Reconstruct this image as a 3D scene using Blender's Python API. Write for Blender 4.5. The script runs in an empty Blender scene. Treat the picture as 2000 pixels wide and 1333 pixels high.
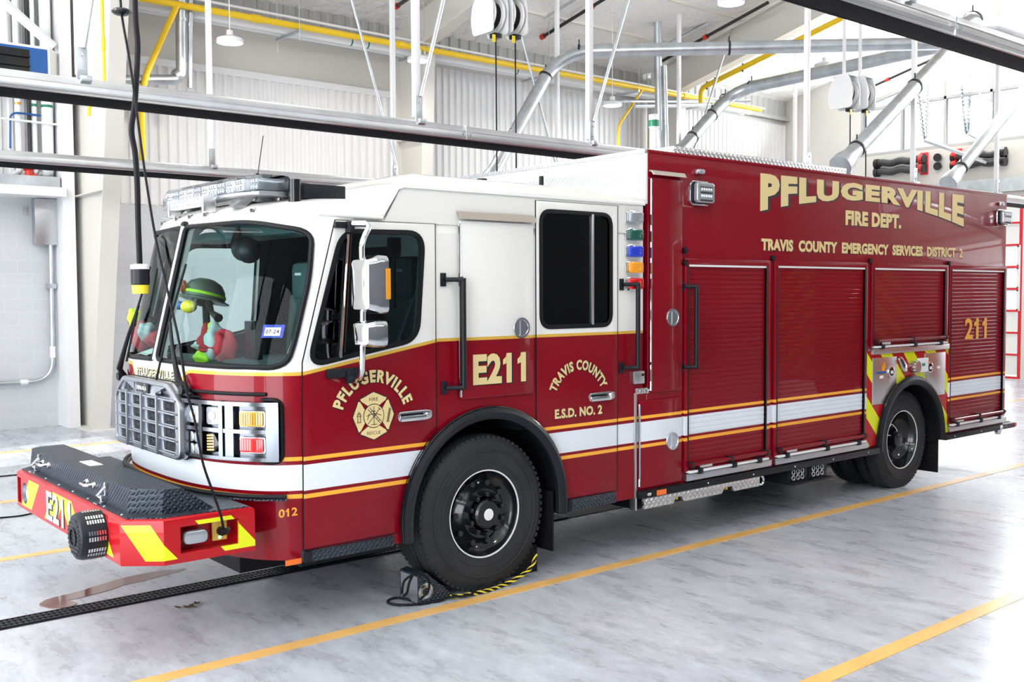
import bpy, bmesh, math, random
from mathutils import Vector, Matrix
random.seed(7)
PI = math.pi
S = bpy.context.scene
COL = S.collection
# ---------------------------------------------------------------- camera, world, daylight, exposure
YAW, PITCH, ROLL = 0.877915939, 0.0474152855, -0.00481659386
CAM = Vector((-4.389, -5.565, 2.10))
FPX = 1988.4
F_ = Vector((math.cos(YAW)*math.cos(PITCH), math.sin(YAW)*math.cos(PITCH), -math.sin(PITCH)))
r_ = Vector((math.sin(YAW), -math.cos(YAW), 0)); u_ = r_.cross(F_)
R_ = r_*math.cos(ROLL) + u_*math.sin(ROLL); U_ = u_*math.cos(ROLL) - r_*math.sin(ROLL)
cam = bpy.data.cameras.new('camera'); cam.sensor_width = 36; cam.lens = FPX/2000*36; cam.clip_end = 200
co = bpy.data.objects.new('camera', cam); COL.objects.link(co)
M = Matrix.Identity(4)
for i in range(3): M[i][0], M[i][1], M[i][2], M[i][3] = R_[i], U_[i], -F_[i], CAM[i]
co.matrix_world = M; S.camera = co
def ray(px, py): return F_ + R_*((px-1000)/FPX) - U_*((py-666.5)/FPX)
def aty(px, py, y): d = ray(px, py); return CAM + d*((y-CAM.y)/d.y)
def atx(px, py, x): d = ray(px, py); return CAM + d*((x-CAM.x)/d.x)
def atz(px, py, z=0.): d = ray(px, py); return CAM + d*((z-CAM.z)/d.z)
S.view_settings.view_transform = 'Standard'; S.view_settings.look = 'None'
S.view_settings.exposure = 0.0; S.view_settings.gamma = 1.0; S.view_settings.use_curve_mapping = False
W = bpy.data.worlds.new('world'); S.world = W; W.use_nodes = True
bg = W.node_tree.nodes['Background']; bg.inputs[0].default_value = (.86, .93, 1, 1); bg.inputs[1].default_value = 2.2
def sun(name, d, power, col=(1,1,1), ang=.6):
    l = bpy.data.lights.new(name, 'SUN'); l.energy = power; l.color = col; l.angle = math.radians(ang)
    o = bpy.data.objects.new(name, l); COL.objects.link(o)
    o.rotation_euler = Vector(d).to_track_quat('-Z', 'Y').to_euler(); o.location = (-20, 0, 15)
def area(name, loc, d, sx, sy, power, col=(1,1,1)):
    l = bpy.data.lights.new(name, 'AREA'); l.shape = 'RECTANGLE'; l.size = sx; l.size_y = sy; l.energy = power; l.color = col
    o = bpy.data.objects.new(name, l); COL.objects.link(o); o.location = loc
    o.rotation_euler = Vector(d).to_track_quat('-Z', 'Y').to_euler()
    return o
sun('sunlight', (1, .22, -.36), 9.0, (1, .95, .88))
# daylight assumed behind the camera, no doors built there, and daylight at the glass doors and windows of the end wall
for k, (yc, w) in enumerate(((-4.1, 4.2), (1.5, 4.2), (10.2, 2.2))):
    area('assumed_front_daylight', (-7.2, yc, 2.25), (1, 0, .02), w, 4.2, (430, 430, 190)[k]*w/4.2, (.88, .94, 1))  # assumed source: area lights added before the front wall
for yc in (-9.6, -4.1, 7.2):
    area('daylight_end_door', (19.86, yc, 2.2), (-1, 0, .12), 4.0, 4.0, 100, (.95, .97, 1))
area('daylight_end_window', (19.9, 3.3, 7.1), (-1, 0, .7), 12.0, 2.6, 2400, (.95, .98, 1))
area('side_fill_strip', (4.0, -13.6, 6.85), (0, 1, .05), 18.0, .8, 230, (.92, .96, 1))  # unseen fill strip, set high to clear cab glass reflections; side wall is windowless
area('ceiling_fill_front', (-7.2, 0.0, 6.3), (1, 0, .9), 22.0, 2.4, 2300, (.97, .98, 1))  # added fill tilted up to brighten the ceiling; no window stands here
S.cycles.max_bounces = 8; S.cycles.diffuse_bounces = 4; S.cycles.glossy_bounces = 4; S.cycles.transmission_bounces = 6
S.cycles.transparent_max_bounces = 12; S.cycles.use_denoising = True; S.cycles.sample_clamp_indirect = 6.0
S.cycles.caustics_reflective = False; S.cycles.caustics_refractive = False
# ---------------------------------------------------------------- materials
class X:                                                     # tiny expression builder on math nodes
    def __init__(s, nt, v): s.nt, s.v = nt, v
    def op(s, o, *a):
        n = s.nt.nodes.new('ShaderNodeMath'); n.operation = o
        for i, q in enumerate((s,)+a):
            q = q.v if isinstance(q, X) else q
            if isinstance(q, (int, float)): n.inputs[i].default_value = q
            else: s.nt.links.new(q, n.inputs[i])
        return X(s.nt, n.outputs[0])
    def __add__(s, b): return s.op('ADD', b)
    def __sub__(s, b): return s.op('SUBTRACT', b)
    def __rsub__(s, b): return X(s.nt, b).op('SUBTRACT', s)
    def __mul__(s, b): return s.op('MULTIPLY', b)
    def __truediv__(s, b): return s.op('DIVIDE', b)
    def lt(s, b): return s.op('LESS_THAN', b)
    def gt(s, b): return s.op('GREATER_THAN', b)
    def mn(s, b): return s.op('MINIMUM', b)
    def mx(s, b): return s.op('MAXIMUM', b)
    def frac(s): return s.op('FRACT')
    def abs(s): return s.op('ABSOLUTE')
    def between(s, a, b): return s.gt(a)*s.lt(b)
MATS = {}
def new_mat(name):
    m = bpy.data.materials.new(name); m.use_nodes = True; MATS[name] = m
    return m, m.node_tree, m.node_tree.nodes['Principled BSDF']
def setp(b, **k):
    for a, v in k.items():
        i = b.inputs[{'col': 'Base Color', 'rough': 'Roughness', 'metal': 'Metallic', 'coat': 'Coat Weight', 'coatr': 'Coat Roughness',
                      'em': 'Emission Color', 'ems': 'Emission Strength', 'spec': 'Specular IOR Level', 'trans': 'Transmission Weight', 'alpha': 'Alpha'}[a]]
        i.default_value = (*v, 1) if isinstance(v, tuple) else v
def noise(nt, scale, detail=4, rough=.55, vec=None, sc=None):
    n = nt.nodes.new('ShaderNodeTexNoise'); n.inputs['Scale'].default_value = scale; n.inputs['Detail'].default_value = detail
    n.inputs['Roughness'].default_value = rough
    g = nt.nodes.new('ShaderNodeTexCoord') if vec is None else None
    v = g.outputs['Object'] if g else vec
    if sc:
        mp = nt.nodes.new('ShaderNodeMapping'); mp.inputs['Scale'].default_value = sc; nt.links.new(v, mp.inputs[0]); v = mp.outputs[0]
    nt.links.new(v, n.inputs['Vector']); return n
def ramp(nt, fac, stops):
    r = nt.nodes.new('ShaderNodeValToRGB'); nt.links.new(fac, r.inputs[0])
    while len(r.color_ramp.elements) < len(stops): r.color_ramp.elements.new(.5)
    for e, (p, c) in zip(r.color_ramp.elements, stops): e.position = p; e.color = (*c, 1)
    return r.outputs[0]
def bump(nt, b, h, strength, dist=.01):
    n = nt.nodes.new('ShaderNodeBump'); n.inputs['Strength'].default_value = strength; n.inputs['Distance'].default_value = dist
    nt.links.new(h, n.inputs['Height']); nt.links.new(n.outputs[0], b.inputs['Normal'])
def mixc(nt, fac, a, b):
    n = nt.nodes.new('ShaderNodeMix'); n.data_type = 'RGBA'
    fac = fac.v if isinstance(fac, X) else fac
    if isinstance(fac, (int, float)): n.inputs[0].default_value = fac
    else: nt.links.new(fac, n.inputs[0])
    for i, q in ((6, a), (7, b)):
        if isinstance(q, tuple): n.inputs[i].default_value = (*q, 1)
        else: nt.links.new(q, n.inputs[i])
    return n.outputs[2]
def xyz(nt):
    g = nt.nodes.new('ShaderNodeTexCoord'); s = nt.nodes.new('ShaderNodeSeparateXYZ'); nt.links.new(g.outputs['Object'], s.inputs[0])
    return [X(nt, s.outputs[i]) for i in range(3)]
def mat(name, col, rough=.5, metal=0., coat=0., mottle=0., bmp=0., bscale=60., **k):
    m, nt, b = new_mat(name); setp(b, col=col, rough=rough, metal=metal, coat=coat, **k)
    if coat: setp(b, coatr=.04)
    if mottle:
        n = noise(nt, 3.5, 6)
        nt.links.new(ramp(nt, n.outputs[0], [(.3, tuple(c*(1-mottle) for c in col)), (.7, tuple(min(1, c*(1+mottle)) for c in col))]), b.inputs[0])
    if bmp: bump(nt, b, noise(nt, bscale, 3).outputs[0], bmp, .004)
    return m
RED = (.205, .0012, .0090); WHITE = (.74, .73, .70); GOLD = (.80, .63, .30); STRIPE = (.9, .42, .045); REFL = (.72, .76, .82)
mat('cream_paint', WHITE, .22, coat=.6); mat('red_paint', RED, .3, coat=.38, spec=.12)
mat('black_rubber', (.007, .007, .009), .5, bmp=.3, spec=.18); mat('black_plastic', (.010, .011, .015), .38, bmp=.15, bscale=200, spec=.25)
mat('black_gloss', (.006, .007, .009), .12); mat('tyre_rubber', (.020, .021, .024), .62, mottle=.3, bmp=.25, bscale=45, spec=.35)
mat('chrome', (.74, .76, .79), .07, 1.); mat('dark_chrome', (.10, .105, .12), .14, 1.); mat('bezel_chrome', (.15, .16, .18), .16, 1.); mat('grille_metal', (.40, .42, .46), .34, 1.); mat('brushed_metal', (.60, .61, .63), .30, 1., bmp=.05, bscale=90)
mat('aluminium', (.62, .63, .65), .30, 1., mottle=.08); mat('galvanised', (.56, .60, .63), .33, 1., mottle=.18)
mat('stainless', (.62, .62, .63), .28, 1.); mat('bronze_trim', (.55, .50, .43), .35, 1.)
mat('gold_leaf', GOLD, .35, .15); mat('gold_line', STRIPE, .4); mat('ink', (.008, .008, .012), .4); mat('silver_letter', (.75, .76, .76), .35)
mat('amber', (.85, .33, .01), .15, coat=1.); mat('red_lens', (.62, .004, .006), .15, coat=1.); mat('blue_lens', (.008, .04, .52), .15, coat=1.)
mat('green_lens', (.004, .09, .06), .15, coat=1.); mat('clear_lens', (.42, .45, .48), .15, coat=.5, metal=.5)
mat('white_lens', (.85, .87, .9), .15, coat=1.); mat('orange_reflector', (.9, .16, .01), .3, coat=.5)
mat('white_steel', (.80, .81, .82), .4); mat('wall_paint', (.66, .64, .60), .55); mat('liner', (.76, .765, .77), .42)
mat('dark_block', (.17, .18, .19), .6); mat('grey_girt', (.42, .42, .41), .6); mat('yellow_pipe', (.86, .56, .012), .4); mat('white_pvc', (.82, .84, .86), .35)
mat('dark_pipe', (.018, .017, .018), .5); mat('red_fitting', (.6, .03, .012), .4); mat('floor_yellow', (.80, .47, .15), .3, mottle=.12)
mat('door_red', (.62, .012, .02), .35); mat('door_white', (.82, .82, .80), .4); mat('blue_panel', (.01, .09, .32), .35)
mat('seat_grey', (.05, .10, .105), .8, bmp=.3); mat('dash_dark', (.03, .075, .08), .6, bmp=.2)
mat('helmet_shell', (.10, .12, .10), .35, mottle=.3); mat('fluoro', (.42, .78, .02), .6); mat('coat_red', (.42, .015, .03), .75, mottle=.2)
mat('coat_grey', (.42, .48, .50), .6); mat('orange_cloth', (.85, .16, .02), .6); mat('blue_cloth', (.01, .12, .5), .5); mat('paper', (.8, .82, .8), .7)
mat('bright_yellow', (.80, .62, .03), .45); mat('receptacle_yellow', (.72, .46, .10), .45); mat('hose_black', (.035, .036, .036), .55)
mat('decal_yellow', (.74, .78, .01), .35); mat('leaf_brown', (.09, .05, .02), .8); mat('rail_black', (.007, .007, .009), .5, spec=.15)
mat('green_band', (.01, .2, .1), .5); mat('sticker_blue', (.01, .03, .45), .4); mat('tan_line', (.75, .72, .65), .4)
def glow(name, col, s): m, nt, b = new_mat(name); setp(b, col=(.9, .9, .9), em=col, ems=s)
glow('lamp_glow', (1, .97, .9), 9.); glow('green_glow', (.1, 1, .3), 1.5)
def glass(name, tint, refl=1.5, rough=.0):
    m = bpy.data.materials.new(name); m.use_nodes = True; MATS[name] = m; nt = m.node_tree; nt.nodes.clear()
    o = nt.nodes.new('ShaderNodeOutputMaterial'); t = nt.nodes.new('ShaderNodeBsdfTransparent'); g = nt.nodes.new('ShaderNodeBsdfGlossy')
    f = nt.nodes.new('ShaderNodeFresnel'); mx = nt.nodes.new('ShaderNodeMixShader')
    t.inputs[0].default_value = (*tint, 1); g.inputs['Roughness'].default_value = rough; f.inputs[0].default_value = refl
    nt.links.new(f.outputs[0], mx.inputs[0]); nt.links.new(t.outputs[0], mx.inputs[1]); nt.links.new(g.outputs[0], mx.inputs[2])
    nt.links.new(mx.outputs[0], o.inputs[0])
glass('windshield_glass', (.74, .92, .89), 1.22); glass('side_glass', (.20, .26, .27), 1.45); glass('dark_glass', (.03, .04, .045), 1.5)
glass('clear_glass', (.93, .96, .97), 1.4); glass('lightbar_glass', (.93, .95, .97), 1.35)
# livery: one paint job over cab and body (cream over red, gold lines, white reflective stripe)
m, nt, b = new_mat('livery'); x, y, z = xyz(nt)
belt = ((x+1.437)*.1687+1.601).mx(1.601).mn(1.774)
front = x.lt(-1.5)*z.gt(1.1); d = (y-1.225).abs()
qx = (.54-d).mx(0.)*front; qz = (z-(belt-.12)).mx(0.)
dist = (qx*qx+qz*qz).op('SQRT')-.12
cab = x.lt(1.61); zz = z-(x+1.44)*.0037
isw = dist.gt(.0)*cab; isg = dist.between(0., .022)*cab
low = dist.lt(0.).mx(1.-cab)
st = zz.between(.896, 1.055)*low; sg = (zz.between(1.079, 1.104)+zz.between(.847, .874))*low
c = mixc(nt, isw, RED, WHITE); c = mixc(nt, isg, c, (.62, .38, .06)); c = mixc(nt, st, c, REFL); c = mixc(nt, sg, c, STRIPE)
nt.links.new(c, b.inputs[0]); setp(b, rough=.3, coat=.38, coatr=.02, spec=.12); bump(nt, b, noise(nt, 1.6, 2).outputs[0], .2, .05)
def chevron(name, expr, mask=None, r=(.42, .003, .008), yl=(.72, .76, .010)):
    m, nt, b = new_mat(name); x, y, z = xyz(nt)
    f = expr(x, y, z)
    if mask: f = f*mask(x, y, z)
    nt.links.new(mixc(nt, f, r, yl), b.inputs[0]); setp(b, rough=.35, coat=.3, spec=.3)
chevron('chevron_panel', lambda x, y, z: ((x+z-5.665)/.44).frac().lt(.49))
chevron('bumper_chevron', lambda x, y, z: ((z+(y-1.225).abs()*1.0+(x+2.49)*1.15-1.90)/.57).frac().lt(.44), lambda x, y, z: z.between(.612, .815)*(1.-y.between(.012, 2.43)*x.gt(-2.25)))
def plate_mat(name, col, rough, metal, scale, strength):
    m, nt, b = new_mat(name); setp(b, col=col, rough=rough, metal=metal)
    x, y, z = xyz(nt); g = nt.nodes.new('ShaderNodeTexCoord')
    a, c = (x+y*.9+z)*scale, (x-y*.9-z)*scale
    p = (a*PI).op('SINE'); q = (c*PI).op('SINE'); k = ((a.op('FLOOR')+c.op('FLOOR'))*.5).frac().gt(.25)
    h1 = (p.abs()*3-1.9).mx(0)*((q.abs())-.15).mx(0); h2 = (q.abs()*3-1.9).mx(0)*((p.abs())-.15).mx(0)
    h = h1*k+h2*(1.-k); bump(nt, b, h.v, strength, .01)
plate_mat('tread_plate', (.66, .66, .66), .28, 1., 18, .8); plate_mat('black_tread', (.022, .030, .045), .38, .25, 27, .9)
plate_mat('fine_tread', (.70, .72, .76), .30, 1., 26, .45)
# floor: sealed concrete
m, nt, b = new_mat('concrete'); n1 = noise(nt, .55, 7, .62); n2 = noise(nt, 5, 8, .68, sc=(1, .35, 1)); n3 = noise(nt, 26, 4, .6, sc=(1, .4, 1))
c1 = ramp(nt, n1.outputs[0], [(.30, (.40, .43, .50)), (.55, (.54, .57, .62)), (.75, (.62, .63, .66))])
c2 = ramp(nt, n2.outputs[0], [(.32, (.62, .60, .60)), (.60, (1, 1, 1))])
mm = nt.nodes.new('ShaderNodeMix'); mm.data_type = 'RGBA'; mm.blend_type = 'MULTIPLY'; mm.inputs[0].default_value = .8
nt.links.new(c1, mm.inputs[6]); nt.links.new(c2, mm.inputs[7])
m3 = nt.nodes.new('ShaderNodeMix'); m3.data_type = 'RGBA'; m3.blend_type = 'MULTIPLY'; m3.inputs[0].default_value = .55
nt.links.new(mm.outputs[2], m3.inputs[6]); nt.links.new(ramp(nt, n3.outputs[0], [(.34, (.72, .72, .74)), (.60, (1, 1, 1))]), m3.inputs[7])
nt.links.new(m3.outputs[2], b.inputs[0])
rr = nt.nodes.new('ShaderNodeMapRange'); rr.inputs[3].default_value = .16; rr.inputs[4].default_value = .42
nt.links.new(n2.outputs[0], rr.inputs[0]); nt.links.new(rr.outputs[0], b.inputs['Roughness']); setp(b, spec=.5)
bump(nt, b, n3.outputs[0], .05, .004)
# concrete block wall
m, nt, b = new_mat('block_wall'); br = nt.nodes.new('ShaderNodeTexBrick'); x, y, z = xyz(nt)
cb = nt.nodes.new('ShaderNodeCombineXYZ'); nt.links.new((x+y).v, cb.inputs[0]); nt.links.new(z.v, cb.inputs[1]); nt.links.new(cb.outputs[0], br.inputs[0])
br.inputs['Scale'].default_value = 1.; br.inputs['Brick Width'].default_value = .406; br.inputs['Row Height'].default_value = .203
br.inputs['Mortar Size'].default_value = .006; br.inputs['Mortar Smooth'].default_value = .6
br.inputs['Color1'].default_value = (.58, .60, .63, 1); br.inputs['Color2'].default_value = (.60, .62, .65, 1); br.inputs['Mortar'].default_value = (.66, .67, .69, 1)
nt.links.new(br.outputs[0], b.inputs[0]); setp(b, rough=.6); bump(nt, b, br.outputs[1], -.35, .01)
# roof insulation: wrinkled white facing
m, nt, b = new_mat('insulation'); setp(b, col=(.90, .89, .86), rough=.38); bump(nt, b, noise(nt, 2.2, 5, .6).outputs[0], .9, .12)
# ---------------------------------------------------------------- mesh helpers
def finish(me, mats, smooth=True):
    for q in (mats if isinstance(mats, (list, tuple)) else [mats]): me.materials.append(MATS[q])
    if smooth and len(me.polygons):
        me.polygons.foreach_set('use_smooth', [True]*len(me.polygons)); me.set_sharp_from_angle(angle=math.radians(32))
def link(name, me, parent=None):
    o = bpy.data.objects.new(name, me); COL.objects.link(o)
    if parent is not None: o.parent = parent
    return o
class MB:
    def __init__(s): s.bm = bmesh.new(); s.mi = 0
    def face(s, vs):
        try: f = s.bm.faces.new(vs); f.material_index = s.mi; return f
        except ValueError: return None
    def box(s, x0, x1, y0, y1, z0, z1, bev=0., mtx=None, seg=2):
        b = bmesh.new(); bmesh.ops.create_cube(b, size=1)
        for v in b.verts: v.co = Vector(((x0+x1)/2+v.co.x*(x1-x0), (y0+y1)/2+v.co.y*(y1-y0), (z0+z1)/2+v.co.z*(z1-z0)))
        if bev: bmesh.ops.bevel(b, geom=b.edges[:], offset=bev, segments=seg, affect='EDGES', profile=.6)
        return s.merge(b, mtx)
    def merge(s, b, mtx=None):
        vm = {v: s.bm.verts.new(mtx @ v.co if mtx else v.co) for v in b.verts}
        for f in b.faces: s.face([vm[v] for v in f.verts])
        b.free(); return s
    def rings(s, rings, cyc=True, caps=True):
        vs = [[s.bm.verts.new(p) for p in r] for r in rings]; n = len(rings[0])
        for a, b in zip(vs, vs[1:]):
            for i in range(n if cyc else n-1):
                j = (i+1) % n; s.face([a[i], a[j], b[j], b[i]])
        if caps and cyc: s.face(vs[0][::-1]); s.face(vs[-1])
        return s
    def tube(s, pts, r, n=10, caps=True):
        pts = [Vector(p) for p in pts]; rs = r if isinstance(r, (list, tuple)) else [r]*len(pts)
        t0 = (pts[1]-pts[0]).normalized(); up = Vector((0, 0, 1)) if abs(t0.z) < .9 else Vector((1, 0, 0))
        a = t0.cross(up).normalized(); out = []
        for i, p in enumerate(pts):
            t = (pts[min(i+1, len(pts)-1)]-pts[max(i-1, 0)]).normalized()
            a = (a-t*a.dot(t)).normalized(); b = t.cross(a)
            out.append([p+(a*math.cos(2*PI*k/n)+b*math.sin(2*PI*k/n))*rs[i] for k in range(n)])
        return s.rings(out, True, caps)
    def cyl(s, p0, p1, r, n=20): return s.tube([p0, p1], r, n)
    def lathe(s, prof, c, ax, n=40, caps=True):          # prof: (radius, along axis)
        ax = Vector(ax).normalized(); up = Vector((0, 0, 1)) if abs(ax.z) < .9 else Vector((1, 0, 0)); a = ax.cross(up).normalized(); b = ax.cross(a); c = Vector(c)
        rg = [[c+ax*h+(a*math.cos(2*PI*k/n)+b*math.sin(2*PI*k/n))*max(r, 1e-4) for k in range(n)] for r, h in prof]
        return s.rings(rg, True, caps)
    def prism(s, poly, fn, a, b):                          # poly of (u,v); fn(u,v,w) -> point
        return s.rings([[fn(u, v, a) for u, v in poly], [fn(u, v, b) for u, v in poly]])
    def grid(s, fn, nu, nv):
        vs = [[s.bm.verts.new(fn(i/nu, j/nv)) for i in range(nu+1)] for j in range(nv+1)]
        for j in range(nv):
            for i in range(nu): s.face([vs[j][i], vs[j][i+1], vs[j+1][i+1], vs[j+1][i]])
        return s
    def sphere(s, c, r, nu=14, nv=8, sc=(1, 1, 1)):
        b = bmesh.new(); bmesh.ops.create_uvsphere(b, u_segments=nu, v_segments=nv, radius=r)
        for v in b.verts: v.co = Vector((v.co.x*sc[0]+c[0], v.co.y*sc[1]+c[1], v.co.z*sc[2]+c[2]))
        return s.merge(b)
    def m(s, i): s.mi = i; return s
    def mesh(s, name, mats, smooth=True):
        bmesh.ops.recalc_face_normals(s.bm, faces=s.bm.faces[:])
        me = bpy.data.meshes.new(name); s.bm.to_mesh(me); s.bm.free(); finish(me, mats, smooth); return me
    def build(s, name, mats, parent=None, smooth=True): return link(name, s.mesh(name, mats, smooth), parent)
def smoothpath(pts, n=6):
    pts = [Vector(p) for p in pts]; out = []
    for i in range(len(pts)-1):
        p0, p1, p2, p3 = pts[max(i-1, 0)], pts[i], pts[i+1], pts[min(i+2, len(pts)-1)]
        for k in range(n):
            t = k/n; out.append(.5*((2*p1)+(p2-p0)*t+(2*p0-5*p1+4*p2-p3)*t*t+(3*p1-p0-3*p2+p3)*t**3))
    return out+[pts[-1]]
def bend(pts, r, n=6):                                       # polyline with rounded corners
    pts = [Vector(p) for p in pts]; out = [pts[0]]
    for a, p, c in zip(pts, pts[1:], pts[2:]):
        d1, d2 = (a-p), (c-p); k = min(r, d1.length*.48, d2.length*.48); s, e = p+d1.normalized()*k, p+d2.normalized()*k
        out += [s*(1-t)**2+p*2*t*(1-t)+e*t*t for t in [i/n for i in range(n+1)]]
    return out+[pts[-1]]
def rpoly(pts, r, n=5):
    out = []; N = len(pts); rs = r if isinstance(r, (list, tuple)) else [r]*N
    for i in range(N):
        a, p, c = Vector(pts[i-1]), Vector(pts[i]), Vector(pts[(i+1) % N]); d1, d2 = a-p, c-p
        k = min(rs[i], d1.length*.49, d2.length*.49)
        if k < 1e-5: out.append((p.x, p.y)); continue
        s, e = p+d1.normalized()*k, p+d2.normalized()*k
        for j in range(n+1): t = j/n; q = s*(1-t)**2+p*2*t*(1-t)+e*t*t; out.append((q.x, q.y))
    return out
def rrect(u0, u1, v0, v1, r, n=5): return rpoly([(u0, v0), (u1, v0), (u1, v1), (u0, v1)], r, n)
def circ(u, v, r, n=28): return [(u+r*math.cos(2*PI*k/n), v+r*math.sin(2*PI*k/n)) for k in range(n)]
def curve_mesh(cu, fn):
    o = bpy.data.objects.new('tmp', cu); me = bpy.data.meshes.new_from_object(o); bpy.data.objects.remove(o); bpy.data.curves.remove(cu)
    for v in me.vertices: v.co = fn(*v.co)
    return me
def side(y0): return lambda u, v, w: Vector((u, y0-w, v))    # a plate on the truck's left side, w outward
def plate(name, loops, fn, t, mats, parent=None, bev=0., w0=0.):
    cu = bpy.data.curves.new('tmp', 'CURVE'); cu.dimensions = '2D'; cu.fill_mode = 'BOTH'
    bev = min(bev, t*.45); cu.extrude = max(t/2-bev, 0); cu.bevel_depth = bev; cu.bevel_resolution = 1; cu.offset = -bev
    for lp in loops:
        sp = cu.splines.new('POLY'); sp.points.add(len(lp)-1); sp.use_cyclic_u = True
        for p, (u, v) in zip(sp.points, lp): p.co = (u, v, 0, 1)
    me = curve_mesh(cu, lambda u, v, w: fn(u, v, w+t/2+w0))
    b = bmesh.new(); b.from_mesh(me); bmesh.ops.remove_doubles(b, verts=b.verts[:], dist=1e-5); bmesh.ops.recalc_face_normals(b, faces=b.faces[:]); b.to_mesh(me); b.free()
    me.name = name; finish(me, mats); return link(name, me, parent)
def text_raw(s, bold=.02, space=1.):
    cu = bpy.data.curves.new('tmp', 'FONT'); cu.body = s; cu.size = 1; cu.offset = bold; cu.resolution_u = 3; cu.fill_mode = 'BOTH'; cu.extrude = .0; cu.space_character = space
    o = bpy.data.objects.new('tmp', cu); me = bpy.data.meshes.new_from_object(o); bpy.data.objects.remove(o); bpy.data.curves.remove(cu)
    xs = [v.co.x for v in me.vertices]; ys = [v.co.y for v in me.vertices]; x0, x1, y0, y1 = min(xs), max(xs), min(ys), max(ys)
    raw = [(v.co.x, v.co.y) for v in me.vertices]; fs = [tuple(p.vertices) for p in me.polygons]; bpy.data.meshes.remove(me)
    if '1' in s and '.' not in s:                             # give each figure 1 its flag
        par = list(range(len(raw)))
        def find(i):
            while par[i] != i: i = par[i]
            return i
        for f in fs:
            for i in f[1:]: par[find(i)] = find(f[0])
        isl = {}
        for i in {i for f in fs for i in f}: isl.setdefault(find(i), []).append(i)
        for c, g in zip(s.replace(' ', '').replace('-', ''), sorted([g for g in isl.values()], key=lambda g: min(raw[i][0] for i in g))):
            if c == '1':
                xl = min(raw[i][0] for i in g)+.005; yt = max(raw[i][1] for i in g); k = len(raw)
                raw += [(xl, yt), (xl, yt-.26), (xl-.13, yt-.30), (xl-.13, yt-.17), (xl-.03, yt-.10)]; fs.append((k, k+1, k+2, k+3, k+4))
    vs = [((x-x0)/(x1-x0), (y-y0)/(y1-y0)) for x, y in raw]
    return vs, fs
def lettering(name, s, fn, parent, mats=('gold_leaf', 'ink'), shadow=(.012, -.012), bold=.02, space=1.05, grow=0.):
    """fn(u01, v01, layer) -> point; layer 0 is the face, layer 1 the dark drop shadow just beneath it."""
    vs, fs = text_raw(s, bold, space); bm = bmesh.new()
    lays = [(0, vs, fs)]
    if shadow: v2, f2 = text_raw(s, bold+.025+grow, space); lays.append((1, v2, f2))
    for L, vv, ff in lays:
        bv = [bm.verts.new(fn(u+(shadow[0] if L else 0), v+(shadow[1] if L else 0), L)) for u, v in vv]
        for f in ff:
            try: q = bm.faces.new([bv[i] for i in f]); q.material_index = L
            except ValueError: pass
    me = bpy.data.meshes.new(name); bm.to_mesh(me); bm.free(); finish(me, list(mats)[:len(lays)], False); return link(name, me, parent)
def boolean(o, cutters):
    for k in cutters:
        md = o.modifiers.new('cut', 'BOOLEAN'); md.operation = 'DIFFERENCE'; md.object = k; md.solver = 'EXACT'
    bpy.context.view_layer.update(); dg = bpy.context.evaluated_depsgraph_get()
    me = bpy.data.meshes.new_from_object(o.evaluated_get(dg)); o.modifiers.clear(); old = o.data; o.data = me; bpy.data.meshes.remove(old)
    for k in cutters: d = k.data; bpy.data.objects.remove(k); bpy.data.meshes.remove(d)
    me.polygons.foreach_set('use_smooth', [True]*len(me.polygons)); me.set_sharp_from_angle(angle=math.radians(32))
def tag(o, label, cat, group=None, kind=None):
    o['label'] = label; o['category'] = cat
    if group: o['group'] = group
    if kind: o['kind'] = kind
    return o
def thing(name, label, cat, loc=(0, 0, 0), group=None):
    o = bpy.data.objects.new(name, None); o.empty_display_size = .1; o.location = loc; COL.objects.link(o)
    return tag(o, label, cat, group)
def struct(o): o['kind'] = 'structure'; return o
def copy_tree(o, parent=None):
    c = o.copy(); COL.objects.link(c)
    if parent is not None: c.parent = parent
    for ch in list(o.children): copy_tree(ch, c)
    return c
# ---------------------------------------------------------------- the bay: floor, walls, roof, frames
YB, XR, XF, YS = 11.7, 20.0, -7.5, -14.0
def roofz(y): return 7.42+.24*(YB-y) if y > -1 else 7.42+.24*(YB+1)-.24*(-1-y)
def corr(mb, x0, x1, y, z0, z1, pitch=.168, d=.032):
    n = int((x1-x0)/pitch); pr = []
    for i in range(n+1):
        a = x0+i*pitch
        pr += [(a, y), (a+pitch*.42, y), (a+pitch*.55, y-d), (a+pitch*.87, y-d)]
    v0 = [mb.bm.verts.new((a, b, z0)) for a, b in pr]; v1 = [mb.bm.verts.new((a, b, z1)) for a, b in pr]
    for i in range(len(pr)-1): mb.face([v0[i], v0[i+1], v1[i+1], v1[i]])
fl = MB(); fl.box(XF, XR+.6, YS, YB+.6, -.25, 0); struct(fl.build('floor', 'concrete', smooth=False))
wb = MB(); wb.box(XF, XR+.3, YB, YB+.3, 0, 3.62); wb.m(1); wb.box(XF, XR+.3, YB+.06, YB+.3, 3.62, 9)
wb.m(2); corr(wb, XF, .40, YB+.05, 3.62, 7.5); corr(wb, .9, 7.0, YB+.02, 3.62, 6.02); corr(wb, 7.7, 14.0, YB+.02, 3.62, 6.75); corr(wb, 14.6, XR, YB+.02, 3.62, 6.75)
wb.m(3); corr(wb, .9, XR, YB+.03, 6.98, 7.6, .26, .03)
wb.m(4); wb.box(.9, 7.0, YB-.02, YB+.1, 5.98, 6.10)
struct(wb.build('wall_back', ['block_wall', 'wall_paint', 'liner', 'grey_girt', 'white_steel'], smooth=False))
wl = MB(); wl.box(XF-.3, XF, YS, 6.5, 0, 11); wl.box(XF-.3, XF, 8.15, YB+.3, 0, 11); wl.box(XF-.3, XF, 6.5, 8.15, 3.0, 11); struct(wl.build('wall_front', 'wall_paint', smooth=False))  # unseen opening assumed, cut so the sun reaches the floor at left
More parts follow.
